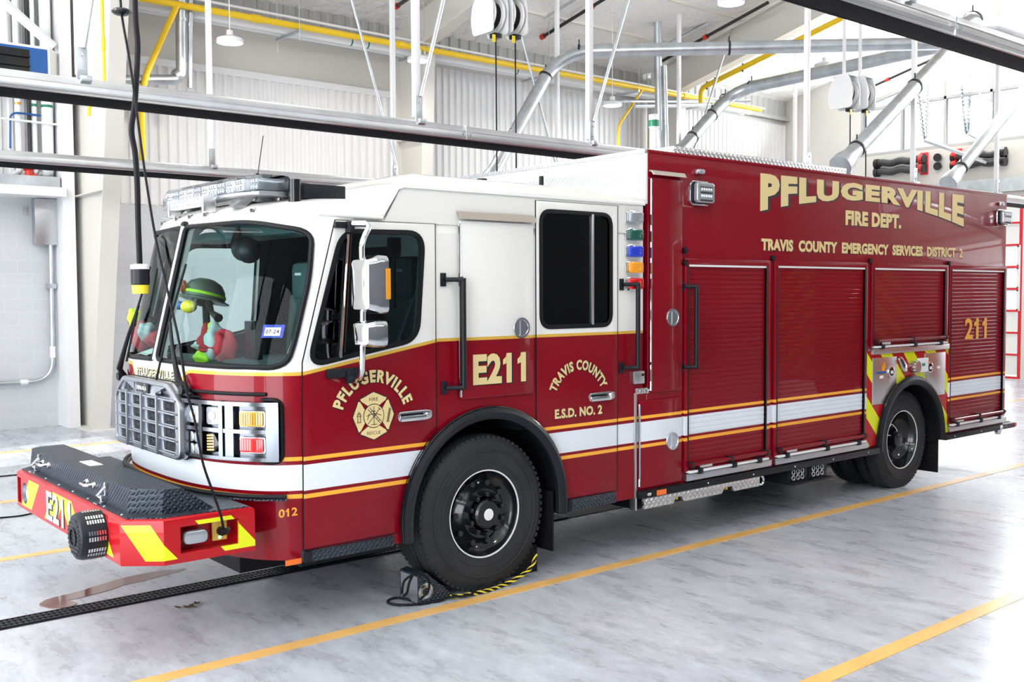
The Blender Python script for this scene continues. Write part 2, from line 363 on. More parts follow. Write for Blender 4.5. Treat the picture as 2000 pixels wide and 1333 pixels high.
ws = MB(); ws.box(XF, XR+.3, YS-.3, YS, 0, 9); struct(ws.build('wall_side', 'dark_block', smooth=False))
# end wall: polygon in (y,z) with holes for the strip of windows and the glazed doors
def endmap(u, v, w): return Vector((XR+w, u, v))
DOORS = [(5.15, 9.35), (-.5, 3.7), (-6.15, -1.95), (-11.7, -7.5)]
win = [(9.38, 5.62), (-8, 5.62), (-8, 6.6), (-1, roofz(-1)-.98), (9.38, roofz(9.38)-.98)]
holes = [[(a, .01), (b, .01), (b, 4.3), (a, 4.3)] for a, b in DOORS]
struct(plate('wall_right', [[(YS, 0), (YB+.3, 0), (YB+.3, roofz(YB)+.2), (-1, roofz(-1)+.2), (YS, roofz(YS)+.2)], win]+holes, endmap, .25, 'wall_paint'))
o = plate('window_1', [win, [(9.30, 5.70), (-7.92, 5.70), (-7.92, 6.5), (-1, roofz(-1)-1.06), (9.30, roofz(9.30)-1.06)]], endmap, .12, 'grey_girt'); struct(o)
mb = MB()
for k in range(15):
    y = 8.23-k*1.14; mb.box(XR+.02, XR+.12, y-.03, y+.03, 5.66, roofz(y)-1.02)
mb.box(XR+.02, XR+.12, -7.9, 9.33, 6.82, 6.89); mb.build('window_frame', 'grey_girt', o)
mb = MB(); mb.box(XR+.06, XR+.07, -7.9, 9.33, 5.66, 6.82); mb.build('window_pane', 'clear_glass', o)
for k, (a, b) in enumerate(DOORS):
    o = plate('door_%d' % (k+1), [[(a, .01), (b, .01), (b, 4.3), (a, 4.3)], [(a+.1, .06), (b-.1, .06), (b-.1, 4.2), (a+.1, 4.2)]], endmap, .08, 'door_red', w0=.05); struct(o)
    fr, gl = MB(), MB(); h = 4.14/8
    for r in range(8):
        z = .06+r*h; fr.m(0); fr.box(XR+.04, XR+.12, a+.1, b-.1, z+h-.05, z+h+.05); fr.m(1); fr.box(XR+.03, XR+.125, a+.1, b-.1, z+h-.02, z+h+.025); fr.m(0)
        for i in range(4):
            y0 = a+.1+i*(b-a-.2)/4; y1 = y0+(b-a-.2)/4
            if r in (0, 1, 2, 6, 7): fr.box(XR+.06, XR+.10, y0, y1, z+.04, z+h-.05)
            else: fr.box(XR+.04, XR+.11, y0-.04, y0+.04, z, z+h); gl.box(XR+.08, XR+.086, y0+.04, y1-.04, z+.05, z+h-.05)
    fr.build('door_panel', ['door_white', 'door_red'], o, False); gl.build('door_pane', 'clear_glass', o)
ce = MB(); ce.box(XF-.3, XR+.3, -1, YB+.3, 0, .01)
ce = MB(); P = lambda a, y: (a, y, roofz(y))
ce.rings([[Vector(P(XF-.3, y)), Vector(P(XR+.3, y)), Vector((XR+.3, y, roofz(y)+.25)), Vector((XF-.3, y, roofz(y)+.25))] for y in (YB+.3, 6, 0, -1, YS-.3)]); struct(ce.build('ceiling', 'insulation', smooth=False))
# tapered steel frames: column + rafter
for k, (xf, d0, dz_) in enumerate(((.72, 1.0, .20), (7.0, .62, .05), (14.3, .62, .05))):
    mb = MB(); T = .012
    yi = lambda z: YB-.15-d0-dz_*z
    mb.rings([[Vector((xf-T, YB-.12, z)), Vector((xf+T, YB-.12, z)), Vector((xf+T, yi(z), z)), Vector((xf-T, yi(z), z))] for z in (0, roofz(yi(7))-.15)])
    mb.rings([[Vector((xf-.13, yi(z), z)), Vector((xf+.13, yi(z), z)), Vector((xf+.13, yi(z)-.02, z)), Vector((xf-.13, yi(z)-.02, z))] for z in (0, roofz(yi(7))-.9)])
    mb.box(xf-.13, xf+.13, YB-.14, YB-.115, 0, 7.3); mb.box(xf-.2, xf+.2, yi(0)-.05, YB-.08, 0, .02)
    for z in (3.64, 5.1): mb.box(xf-.12, xf+.12, yi(z), YB-.14, z, z+.015)
    T = .009; R = lambda y, dz: Vector((0, y, roofz(y)+dz)); ys = (yi(7)+.4, 6, -1, -8, YS)
    mb.rings([[R(y, -.06)+Vector((xf-T, 0, 0)), R(y, -.06)+Vector((xf+T, 0, 0)), R(y, -.80)+Vector((xf+T, 0, 0)), R(y, -.80)+Vector((xf-T, 0, 0))] for y in ys])
    for dz in (-.06, -.80): mb.rings([[R(y, dz)+Vector((xf+s*.14, 0, q)) for s, q in ((-1, 0), (1, 0), (1, -.02), (-1, -.02))] for y in ys])
    struct(mb.build('trim_%d' % (k+1), 'wall_paint', smooth=False))
# the white beam under the gas pipe, ledge over the left block wall, base trims
mb = MB(); mb.box(.9, XR, YB-.10, YB+.02, 6.86, 6.96); struct(mb.build('trim_4', 'grey_girt', smooth=False))
mb = MB(); mb.box(XF, .45, 11.05, YB+.02, 3.62, 3.76, .005); mb.m(1); mb.box(XF, .40, 11.2, YB+.02, 3.76, 3.93); struct(mb.build('trim_5', ['white_steel', 'galvanised'], smooth=False))
mb = MB(); mb.box(.42, .60, 11.15, YB+.04, 0, 7.4, .004); struct(mb.build('trim_6', 'white_steel', smooth=False))
mb = MB(); mb.box(XR-.12, XR, 4.4, 10.5, 4.42, 4.75); struct(mb.build('trim_7', 'galvanised', smooth=False))
# roof purlin seams
mb = MB()
for y in (10.2, 8.7, 7.2, 5.7, 4.2, 2.7): mb.box(XF, XR, y-.03, y+.03, roofz(y)-.05, roofz(y)+.02)
struct(mb.build('trim_8', 'tan_line', smooth=False))
# ---------------------------------------------------------------- floor: painted lines, trench drain, puddle
LN = [(-2.46, 'yellow floor line in the foreground at lower right, nearest the camera'), (-.12, 'yellow floor line running along the near side of the fire engine'),
      (3.18, 'yellow floor line passing in front of the bumper, just beyond the truck'), (5.62, 'faint yellow floor line beyond the far side of the bumper'),
      (9.16, 'yellow floor line farthest back, near the block wall'), (-5.7, 'yellow floor line behind the camera')]
for y, lab in LN[:5]:
    mb = MB(); mb.box(XF+.5, XR-.3, y-.055, y+.055, 0, .003); tag(mb.build('floor_line', 'floor_yellow', smooth=False), lab, 'floor marking', 'yellow lane lines painted on the floor')
dr = thing('trench_drain', 'narrow dark slotted trench drain in the floor under the fire engine', 'drain', (0, 0, 0))
mb = MB(); mb.box(XF+.5, 8, 1.32, 1.53, 0, .004); mb.build('drain_frame', 'dark_pipe', dr, False)
mb = MB(); x0 = -4.6
while x0 < 2: mb.box(x0, x0+.022, 1.34, 1.51, .004, .010); x0 += .034
for yy in (1.34, 1.395, 1.45, 1.505): mb.box(-4.6, 2, yy-.006, yy+.006, .004, .012)
mb.build('drain_grate', 'black_plastic', dr, False)
def blob(name, c, rx, ry, ang, n, seed, mats, h=.003, jag=.3):
    rnd = random.Random(seed); pts = []
    ph = [rnd.uniform(0, 6.28) for _ in range(5)]
    for k in range(n):
        a = 2*PI*k/n; q = 1+jag*sum(math.sin((j+2)*a+ph[j])/(j+2) for j in range(5))
        u, v = rx*q*math.cos(a), ry*q*math.sin(a); pts.append((c[0]+u*math.cos(ang)-v*math.sin(ang), c[1]+u*math.sin(ang)+v*math.cos(ang)))
    mb = MB(); mb.prism(pts, lambda u, v, w: Vector((u, v, w)), .0005, h); return mb.build(name, mats)
m, nt, b = new_mat('water'); setp(b, col=(.20, .10, .085), rough=.04, spec=.6)  # red of the bumper's reflection put into the base colour
w = thing('water_puddle', 'thin water puddle with a painted red reflection on the floor in front of the bumper, beside the drain', 'puddle')
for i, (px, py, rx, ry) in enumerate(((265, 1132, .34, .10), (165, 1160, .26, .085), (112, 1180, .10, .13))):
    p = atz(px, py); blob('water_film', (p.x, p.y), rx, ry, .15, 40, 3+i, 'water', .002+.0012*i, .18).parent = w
p = atz(368, 1188); lf = thing('leaf_litter', 'small clump of dry brown leaves on the floor below the bumper', 'debris')
rnd = random.Random(2)
for i in range(7):
    q = MB(); cx, cy = p.x+rnd.uniform(-.07, .07), p.y+rnd.uniform(-.03, .03); a = rnd.uniform(0, 3)
    pts = [(-.035, 0), (-.01, .014), (.02, .010), (.035, 0), (.015, -.013), (-.015, -.011)]
    q.prism(pts, lambda u, v, ww: Vector((cx+u*math.cos(a)-v*math.sin(a), cy+u*math.sin(a)+v*math.cos(a), ww+.006+abs(u)*.3)), 0, .002); q.build('leaf', 'leaf_brown', lf)
c = [atz(*q, .008) for q in ((-60, 1018), (0, 1012), (40, 1008), (75, 1000), (130, 985))]
mb = MB(); mb.tube(smoothpath(c, 8), .008, 8); tag(mb.build('power_cable', 'black_rubber'), 'thin black cable lying on the floor behind the front bumper', 'cable')
c = [atz(*q, .008) for q in ((-60, 935), (0, 931), (35, 928), (80, 925))]
mb = MB(); mb.tube(smoothpath(c, 8), .008, 8); tag(mb.build('power_cable', 'black_rubber'), 'black cable on the floor at the left picture edge, beyond the bumper', 'cable')
# ---------------------------------------------------------------- vehicle exhaust rails hung from the roof
def rail(y, z0, hang, label):
    o = thing('exhaust_rail', label, 'exhaust rail', (0, 0, 0), 'overhead exhaust rails')
    pr = rpoly([(-.075, 0), (.075, 0), (.085, .03), (.085, .10), (.05, .165), (-.05, .165), (-.085, .10), (-.085, .03)], .02, 3)
    mb = MB(); mb.prism(pr, lambda u, v, w: Vector((w, y+u, z0+v)), XF+.3, 19.0)
    for dz in (.05, .095): mb.box(XF+.3, 19, y-.089, y-.083, z0+dz, z0+dz+.006)
    mb.build('rail_profile', 'aluminium', o)
    mb = MB()
    for s in (-1, 1): mb.prism([(s*.07, .0), (s*.078, -.005), (s*.028, -.055), (s*.004, -.062), (s*.004, -.05)], lambda u, v, w: Vector((w, y+u, z0+v)), XF+.3, 19.0)
    mb.build('rubber_seal', 'rail_black', o)
    for x in (-4.2, 2.55, 8.6, 14.6):
        mb = MB(); mb.box(x-.006, x+.006, y-.09, y+.09, z0+.01, z0+.168)
        for q in (-.05, .05): mb.cyl((x+q, y-.083, z0+.07), (x+q, y-.105, z0+.07), .014, 8)
        mb.build('rail_joint', 'galvanised', o)
    for x, lean in hang:
        mb = MB(); zt = roofz(y)-.05; mb.box(x-.035, x+.035, y-.035, y+.035, z0+.2, zt, .004); mb.build('hanger_post', 'white_steel', o)
        mb = MB(); mb.box(x-.045, x+.045, y-.06, y-.03, z0+.15, z0+.42, .004)
        for dz in (.24, .36): mb.cyl((x, y-.06, z0+dz), (x, y-.075, z0+dz), .013, 8)
        mb.box(x-.02, x+.07, y-.1, y-.06, z0+.13, z0+.18, .004); mb.build('hanger_bracket', 'galvanised', o)
        if lean:
            mb = MB(); mb.tube([(x+.02, y-.05, z0+.42), (x+lean*2.5, y-.05-.3*abs(lean), zt-.1)], .022, 10); mb.build('hanger_brace', 'galvanised', o)
rail(3.65, 3.80, [(-1.57, .35), (1.93, .55), (4.53, .7), (9.15, 0), (12.3, 0), (15.4, 0)], 'middle silver exhaust rail running over the fire engine, black rubber lips below')
rail(9.05, 3.84, [(-1.2, 0), (1.93, 0), (5.16, -.5), (8.9, -.6), (12.41, .6), (16.6, 0)], 'farthest silver exhaust rail, along the block wall at left behind the cab')
rail(-1.95, 3.86, [(1.93, .4), (5.2, .5), (8.4, .5), (12, .4)], 'nearest silver exhaust rail crossing the top right corner of the picture')
# exhaust ducts rising from the rails
def duct(pts, r, label, clamps, cone=True):
    o = thing('exhaust_duct', label, 'duct', (0, 0, 0), 'galvanised exhaust ducts'); path = bend(pts, .75, 9)
    mb = MB(); mb.tube(path, r, 18); mb.build('duct_pipe', 'galvanised', o)
    d = (Vector(pts[1])-Vector(pts[0])).normalized(); p = Vector(pts[0])
    if cone: mb = MB(); mb.lathe([(r*1.45, -.12), (r*1.45, .02), (r*1.05, .22), (r*1.05, .3)], p, d, 18); mb.build('duct_cone', 'galvanised', o)
    for a, b, t in clamps:
        q = Vector(pts[a]).lerp(Vector(pts[b]), t); dd = (Vector(pts[b])-Vector(pts[a])).normalized()
        mb = MB(); mb.lathe([(r+.002, -.02), (r+.012, -.02), (r+.012, .02), (r+.002, .02)], q, dd, 18, False); mb.cyl(q+Vector((0, 0, r)), q+Vector((0, 0, r+.10)), .012, 8); mb.build('duct_clamp', 'dark_pipe', o)
Q = lambda px, py, y: tuple(aty(px, py, y))
e1 = aty(1092, 101, 8.9); far = CAM+ray(1735, 87)*((e1.z-.05-CAM.z)/ray(1735, 87).z); far = e1+(far-e1)*1.25
duct([Q(955, 352, 8.9), tuple(e1), tuple(far)], .12, 'large galvanised duct bending from the middle of the picture to run right under the roof', [(0, 1, .3), (0, 1, .8), (1, 2, .05), (1, 2, .42)])
e2 = aty(1432, 177, 8.9); f2 = CAM+ray(1780, 103)*((e2.z-CAM.z)/ray(1780, 103).z); f2 = e2+(f2-e2)*1.2
duct([Q(1325, 300, 8.9), tuple(e2), tuple(f2)], .13, 'galvanised duct rising behind the front corner of the red truck body', [(0, 1, .25), (0, 1, .6), (0, 1, .85), (1, 2, .1)])
duct([Q(1648, 318, 3.6), Q(1840, 112, 3.6), Q(1900, 38, 3.4)], .13, 'slanting galvanised duct above the truck lettering, left of the two at right', [(0, 1, .12), (0, 1, .7)])
duct([Q(1858, 352, 2.6), Q(2030, 140, 2.6), Q(2100, 50, 2.4)], .10, 'slanting galvanised duct above the rear end of the truck, cut by the right picture edge', [(0, 1, .1), (0, 1, .9)])
a = aty(1862, 62, 2.2)
duct([tuple(aty(1850, 75, 2.2)), tuple(aty(1905, 38, 2.2)), tuple(aty(2060, 88, 1.9))], .15, 'short thick galvanised duct elbow in the top right corner above the nearest rail', [(0, 1, .9), (1, 2, .7)], False)
# ---------------------------------------------------------------- gas piping along the back wall
g = thing('gas_pipe', 'yellow gas pipe running along the top of the back wall', 'pipe')
YG, ZG = 10.5, 6.72
mb = MB(); mb.tube([(.9, YG, ZG), (17.2, YG, ZG)], .055, 14)
for x in (3.4, 6.3, 9.1, 11.7, 14.3): mb.cyl((x-.08, YG, ZG), (x+.08, YG, ZG), .068, 14)
mb.build('main_run', 'yellow_pipe', g)
mb = MB(); mb.tube(bend([aty(1255, 175, YG), aty(1208, 245, YG), aty(1207, 300, YG)], .15), .032, 10); mb.build('branch', 'yellow_pipe', g)
mb = MB(); mb.tube(bend([(2.05, YG, ZG), (1.50, YG, 5.5), (1.44, YG, 5.0), (1.44, YG, 3.95)], .2), .05, 12); mb.cyl((1.44, YG, 3.95), (1.44, YG, 4.12), .062, 12); mb.build('drop_leg', 'yellow_pipe', g)
for x in (4.15, 6.75, 9.9, 12.6, 15.2):
    mb = MB(); mb.box(x-.022, x+.022, YG-.12, YG+.75, 6.60, 6.645); mb.cyl((x, YG-.10, 6.45), (x, YG-.10, roofz(YG-.1)), .006, 6); mb.cyl((x, YG+.72, 6.4), (x, YG+.72, roofz(YG+.7)), .006, 6); mb.build('strut_support', 'galvanised', g)
mb = MB(); mb.tube(bend([aty(198, -30, 8.9), aty(204, 150, 8.9), aty(206, 206, 8.9), aty(174, 204, 8.9), aty(174, 226, 8.9)], .08), .022, 10); mb.cyl(aty(202, 75, 8.9), aty(202, 98, 8.9), .030, 10); tag(mb.build('gas_pipe', 'yellow_pipe'), 'thin yellow gas drop pipe in front of the leftmost steel column', 'pipe')
g = thing('gas_pipe', 'yellow gas pipe climbing the sloping roof frame right of centre', 'pipe')
mb = MB(); pt = [Vector((14.1, 9.85, 6.45)), Vector((14.1, 9.85, 6.78)), Vector((14.1, 6.5, 7.55)), Vector((14.1, 1, 8.8))]; mb.tube(bend(pt, .15), .06, 12); mb.build('pipe_run', 'yellow_pipe', g)
for t in (.05, .12, .35, .7): q = pt[1].lerp(pt[2], t); mb = MB(); mb.cyl(q+Vector((0, 0, -.09)), q+Vector((0, 0, .09)), .02, 8); mb.build('pipe_clamp', 'dark_pipe', g)
mb = MB(); mb.tube([(.9, YG+.1, 6.90), (17.5, YG+.1, 6.80)], .022, 10); tag(mb.build('conduit', 'white_steel'), 'thin white conduit running just above the yellow gas pipe', 'conduit')
wpp = thing('insulated_pipe', 'long white insulated pipe running beside the yellow gas pipe along the back wall', 'pipe')
mb = MB(); mb.tube([(.9, YG+.33, 6.71), (17.2, YG+.33, 6.71)], .075, 14); mb.tube([(.9, YG+.55, 6.70), (17.2, YG+.55, 6.70)], .055, 12); mb.build('pipe_run', 'white_pvc', wpp)
for x in (5.4, 5.75, 9.35): mb = MB(); mb.cyl((x, YG+.33, 6.71), (x+.03, YG+.33, 6.71), .078, 14); mb.build('colour_band', 'green_band', wpp)
va = thing('vent_pipe', 'galvanised roof vent pipe standing in the middle distance behind the truck body', 'vent pipe')
a, b2 = aty(1284, 52, 9.6), aty(1292, 330, 9.6); mb = MB(); mb.tube([(a.x, a.y, roofz(a.y)+.05), (b2.x, b2.y, 3.2)], .085, 16); mb.build('pipe_run', 'galvanised', va)
mb = MB(); mb.tube([(a.x+.1, a.y-.12, 7.0), (b2.x+.1, b2.y-.12, 3.2)], .05, 12); mb.build('pipe_run', 'galvanised', va)
q = aty(1277, 250, 9.4); mb = MB(); mb.cyl(q, q+Vector((0, 0, -.45)), .09, 16); mb.cyl(q, q+Vector((0, 0, .28)), .11, 16); mb.cyl(q+Vector((0, 0, -.45)), q+Vector((0, 0, -.55)), .12, 16); mb.build('gauge_body', 'white_pvc', va)
mb = MB(); mb.cyl(q+Vector((0, 0, .02)), q+Vector((0, 0, .16)), .115, 16); mb.build('gauge_band', 'green_band', va)
# galvanised duct drop at upper left
v = thing('vent_pipe', 'thick galvanised vent pipe dropping to an elbow at upper left of the back wall', 'vent pipe'); yv = 10.6
top = aty(352, -40, yv); elb = aty(354, 156, yv); lft = aty(185, 157, yv)
mb = MB(); mb.tube(bend([tuple(top), tuple(elb), tuple(lft)], .16, 8), .082, 16); mb.build('pipe_run', 'galvanised', v)
q = aty(354, 42, yv); mb = MB(); mb.cyl(q, q+Vector((0, 0, .05)), .09, 16); mb.build('pipe_collar', 'galvanised', v)
mb = MB(); mb.lathe([(.10, -.05), (.11, 0), (.10, .05)], elb+Vector((-.06, 0, .06)), (1, 0, 1), 16); mb.build('elbow', 'galvanised', v)
mb = MB(); mb.tube([tuple(aty(372, -40, yv)), tuple(aty(371, 172, yv))], .04, 12); mb.cyl(aty(371, 45, yv), aty(371, 52, yv), .048, 12); tag(mb.build('vent_pipe', 'galvanised'), 'thinner galvanised pipe standing just right of the thick vent pipe', 'vent pipe')
# mezzanine pipes at far left
def vp(px, r, matn, label, band=None, foot=True, y=11.42, pb=3.98):
    a = aty(px, 300, y); t = thing('insulated_pipe' if matn == 'white_pvc' else 'riser_pipe', label, 'pipe', (a.x, a.y, pb))
    mb = MB(); pts = [(0, 0, 3.6), (0, 0, .05)]
    if foot: pts = bend([(0, 0, 3.6), (0, 0, .02), (0, .28, .0)], r*1.6, 5)
    mb.tube(pts, r, 16); mb.build('pipe_run', matn, t)
    if band: mb = MB(); mb.cyl((0, 0, 5.02-pb), (0, 0, 5.06-pb), r+.003, 16); mb.build('colour_band', band, t)
vp(37, .045, 'white_pvc', 'white insulated pipe with an amber band, leftmost above the ledge', 'amber')
vp(69, .036, 'white_pvc', 'thin white insulated pipe with a green band above the ledge', 'green_band')
vp(94, .085, 'white_pvc', 'thickest white insulated pipe with a green band above the ledge', 'green_band')
vp(59, .032, 'dark_pipe', 'dark vertical pipe between the white insulated pipes', None, False)
mb = MB(); q = aty(57, 343, 11.40); mb.lathe([(.06, -.13), (.075, -.13), (.075, -.09), (.05, -.07), (.065, 0), (.05, .07), (.075, .09), (.075, .13), (.06, .13)], q, (0, .2, 1), 14); mb.cyl(q, q+Vector((.10, -.04, 0)), .03, 10)
tag(mb.build('pipe_valve', 'red_fitting'), 'red valve between the white pipes above the ledge', 'valve')
q = [tuple(aty(*p, 11.3)) for p in ((0, 231), (135, 246))]; mb = MB(); mb.tube(q, .018, 8); mb.sphere(q[1], .03, 8, 6); tag(mb.build('guard_rail', 'white_steel'), 'thin white horizontal rail across the pipes at far left', 'rail')
q = [tuple(aty(*p, 11.35)) for p in ((20, 290), (20, 226), (30, 220), (80, 226))]; mb = MB(); mb.tube(bend(q, .05), .016, 8); tag(mb.build('riser_pipe', 'blue_panel'), 'small dark blue bent pipe left of the white pipes', 'pipe')
hv = thing('unit_heater', 'white unit heater with blue and black front on the mezzanine, top left', 'heater', (0, 0, 0))
mb = MB(); x0, x1 = -1.3, .21; mb.prism([(x0, 10.9), (x1, 10.9), (.62, 11.55), (x0, 11.55)], lambda u, v, w: Vector((u, v, w)), 5.28, 5.84); mb.build('casing', 'door_white', hv, False)
mb = MB(); mb.box(x0, .17, 10.88, 10.9, 5.30, 5.80); mb.build('front_panel', 'blue_panel', hv, False)
mb = MB(); mb.box(x0, -.09, 10.87, 10.88, 5.32, 5.76)
for k in range(3): mb.box(x0, -.09, 10.82, 10.872, 5.36+k*.14, 5.38+k*.14)
mb.build('louvre', 'black_gloss', hv, False)
q = [aty(*p, 11.2) for p in ((-30, -30), (105, 92))]; mb = MB(); mb.tube(q, .075, 4); tag(mb.build('brace', 'white_steel', smooth=False), 'white diagonal steel brace in the top left corner above the heater', 'brace')
for px, r, lab in ((8, .06, 'white pipe behind the diagonal brace, leftmost of the three at top left'), (33, .05, 'white pipe behind the diagonal brace, second from the left edge'), (88, .08, 'thick white pipe behind the diagonal brace, nearest the column')):
    a = aty(px, 50, 11.5); mb = MB(); mb.tube([(a.x, a.y, 5.3), (a.x, a.y, 7.4)], r, 14); tag(mb.build('insulated_pipe', 'white_pvc'), lab, 'pipe')
a = aty(54, 50, 11.45); mb = MB(); mb.tube([(a.x, a.y, 5.3), (a.x, a.y, 7.4)], .04, 12); tag(mb.build('riser_pipe', 'dark_pipe'), 'black vertical pipe behind the diagonal brace at top left', 'pipe')
eb = thing('electrical_box', 'grey steel junction box on the block wall beside the column at left', 'junction box')
mb = MB(); mb.box(.10, .44, 11.48, YB, 2.90, 3.60, .008); mb.build('box_body', 'galvanised', eb)
mb = MB(); mb.box(.09, .45, 11.47, 11.485, 2.89, 3.61, .004); mb.build('box_cover', 'brushed_metal', eb)
cd = thing('conduit', 'galvanised conduit bending from the junction box down to run left along the block wall', 'conduit')
mb = MB(); mb.tube(bend([(.35, 11.6, 2.9), (.33, 11.6, .73), (-1.5, 11.6, .73)], .34, 10), .036, 12); mb.build('conduit_run', 'galvanised', cd)
mb = MB(); mb.tube([(.37, 11.56, 3.6), (.40, 11.5, 5.2)], .036, 12); mb.build('conduit_run', 'galvanised', cd)
mb = MB(); mb.cyl((.335, 11.6, 1.1), (.335, 11.6, 1.28), .043, 12); mb.build('coupling', 'white_pvc', cd)
mb = MB(); mb.cyl((-.16, 11.6, .73), (-.05, 11.6, .73), .043, 12); mb.build('coupling', 'white_pvc', cd)
mb = MB(); mb.box(.28, .62, 11.58, 11.62, 2.22, 2.26); mb.box(.27, .40, 11.55, 11.66, 2.2, 2.28); mb.build('strap', 'galvanised', cd)
mb = MB(); mb.box(-.02, .03, YB-.02, YB, 3.36, 3.48); tag(mb.build('cover_plate', 'brushed_metal'), 'small metal cover plate high on the block wall at left', 'cover plate')
# ---------------------------------------------------------------- sprinkler lines, pendants, reels, hoses
def sprk(a, b, label, reds=(0.,)):
    t = thing('sprinkler_pipe', label, 'sprinkler pipe', (0, 0, 0), 'black sprinkler pipes under the roof'); a, b = Vector(a), Vector(b)
    mb = MB(); mb.tube([a, b], .035, 12); mb.build('pipe_run', 'dark_pipe', t); d = (b-a).normalized()
    for k in reds: q = a.lerp(b, k); mb = MB(); mb.cyl(q-d*.05, q+d*.05, .055, 12); mb.build('coupling', 'red_fitting', t)
    for k in (.08, .45): q = a.lerp(b, k); mb = MB(); mb.cyl(q, (q.x, q.y, roofz(q.y)), .006, 6); mb.build('hanger_rod', 'galvanised', t)
sprk(atz(1060, 72, 7.55), atz(1190, -8, 7.95), 'black sprinkler pipe with red end cap near the top centre of the picture', (0, .75))
sprk(atz(1290, 121, 7.5), atz(1500, 5, 8.1), 'black sprinkler pipe with red coupling crossing behind the long duct', (.45,))
sprk(aty(1690, 176, 8.5), aty(1830, 112, 6.5), 'black sprinkler pipe with red couplings right of the hose reel', (.1, .33))
sprk(aty(775, 12, 9.8), aty(805, -8, 9.), 'short black sprinkler pipe with red end at the top edge left of the reel', (0,))
for k, (a, b, lab) in enumerate((((1062, 36), (1125, -2), 'grey steel strut under the roof left of the white hanger post'), ((1308, 84), (1400, 35), 'grey steel strut under the roof above the long duct'), ((1178, 197), (1465, 197), 'long grey horizontal steel strut crossing in front of the back wall'), ((1240, 208), (1400, 206), 'shorter grey steel strut just below the long horizontal one'))):
    mb = MB(); A = aty(*a, 10.2 if k > 1 else 9.9); B = aty(*b, 9.0 if k < 2 else 10.2); mb.tube([A, B], .035, 4); tag(mb.build('steel_strut', 'galvanised', smooth=False), lab, 'strut')
def pendant(p, label=None):
    t = thing('pendant_light', label, 'pendant light', tuple(p), 'white high bay pendants')
    mb = MB(); mb.lathe([(.02, .19), (.05, .19), (.05, .12), (.10, .10), (.20, .06), (.205, .0), (.195, .0), (.19, .045), (.02, .08)], (0, 0, 0), (0, 0, 1), 28); mb.build('shade', 'white_steel', t)
    mb = MB(); mb.cyl((0, 0, .02), (0, 0, .035), .165, 24); mb.build('lamp', 'lamp_glow', t)
    mb = MB(); mb.cyl((0, 0, .19), (0, 0, roofz(p[1])-p[2]), .008, 6); mb.build('cord', 'white_steel', t)
    l = bpy.data.lights.new('pendant_lamp', 'AREA'); l.shape = 'DISK'; l.size = .3; l.energy = 55; l.color = (1, .95, .88)
    o = bpy.data.objects.new('pendant_lamp', l); COL.objects.link(o); o.parent = t; o.location = (0, 0, -.02)
pendant(aty(449, 84, 9.4), 'white dome pendant light at upper left, below the yellow pipe')
pendant(aty(1196, 207, 9.6), 'white dome pendant light left of the slanting yellow branch pipe')
pendant(aty(1610, 131, 6.6), 'white dome pendant light above the right hand hose reel')
pendant(aty(1914, 200, 6.2), 'white dome pendant light in front of the bright end windows')
for q in ((1.5, 4.2, 6.4), (8, 4.2, 6.4), (0, -4, 6.4), (7, -4, 6.4), (14, -4, 6.4), (-4.5, 1.2, 6.4), (-4, 7.5, 6.3), (6, 9.5, 6.2)): pendant(q, 'white dome pendant light, added for fill, among the row hung over the near bays')  # extra pendants added to fill the bays evenly with light
def reel(c, label, s=1., drop=4., tagc='bright_yellow'):
    t = thing('cord_reel', label, 'cord reel', tuple(c), 'white overhead cord reels')
    for sgn, nm in ((-1, 'side_plate'), (1, 'side_plate')):
        mb = MB(); pl = rpoly([(-.20*s, -.22*s), (.16*s, -.22*s), (.20*s, -.05*s), (.17*s, .12*s), (.05*s, .26*s), (-.14*s, .26*s), (-.20*s, .1*s)], .05*s)
        mb.prism(pl, lambda u, v, w: Vector((w, u, v)), sgn*.105*s-.010, sgn*.105*s+.010); mb.build(nm, 'white_steel', t)
    for a, b in ((-.085, -.06), (.045, .07)):
        mb = MB(); mb.lathe([(.02, a*s), (.20*s, a*s), (.205*s, (a+b)/2*s), (.20*s, b*s), (.02, b*s)], (0, 0, 0), (1, 0, 0), 30); mb.build('flange', 'door_white', t)
    mb = MB(); mb.lathe([(.02, -.06*s), (.15*s, -.06*s), (.155*s, 0), (.15*s, .05*s), (.02, .05*s)], (0, 0, 0), (1, 0, 0), 26); mb.build('wound_cord', 'black_rubber', t)
    mb = MB(); mb.box(-.105*s, .105*s, -.16*s, .12*s, .24*s, .27*s); mb.cyl((0, 0, .26*s), (0, 0, roofz(c[1])-c[2]), .03, 10); mb.build('mount', 'white_steel', t)
    mb = MB(); mb.box(-.05*s, .05*s, -.16*s, -.06*s, -.27*s, -.22*s, .006); mb.build('cord_guide', 'black_plastic', t)
    mb = MB(); mb.tube([(0, -.11*s, -.25*s), (.01, -.11*s, -drop)], .011, 8); mb.build('hanging_cord', 'black_rubber', t)
    mb = MB(); mb.box(-.09*s, -.05*s, -.17*s, -.16*s, -.33*s, -.25*s); mb.build('tag', tagc, t)
c1 = aty(956, 31, 6.2); reel(c1, 'white cord reel at top centre, left of the pair', 1.30, 2.6); reel(aty(994, 34, 6.2), 'white cord reel at top centre, right of the pair', 1.30, 2.6)
reel(aty(1648, 184, 4.6), 'white cord reel above the truck lettering, left of the pair at right', 1.2, 1.9); reel(aty(1679, 187, 4.6), 'white cord reel above the truck lettering, right of the pair at right', 1.2, 1.9)
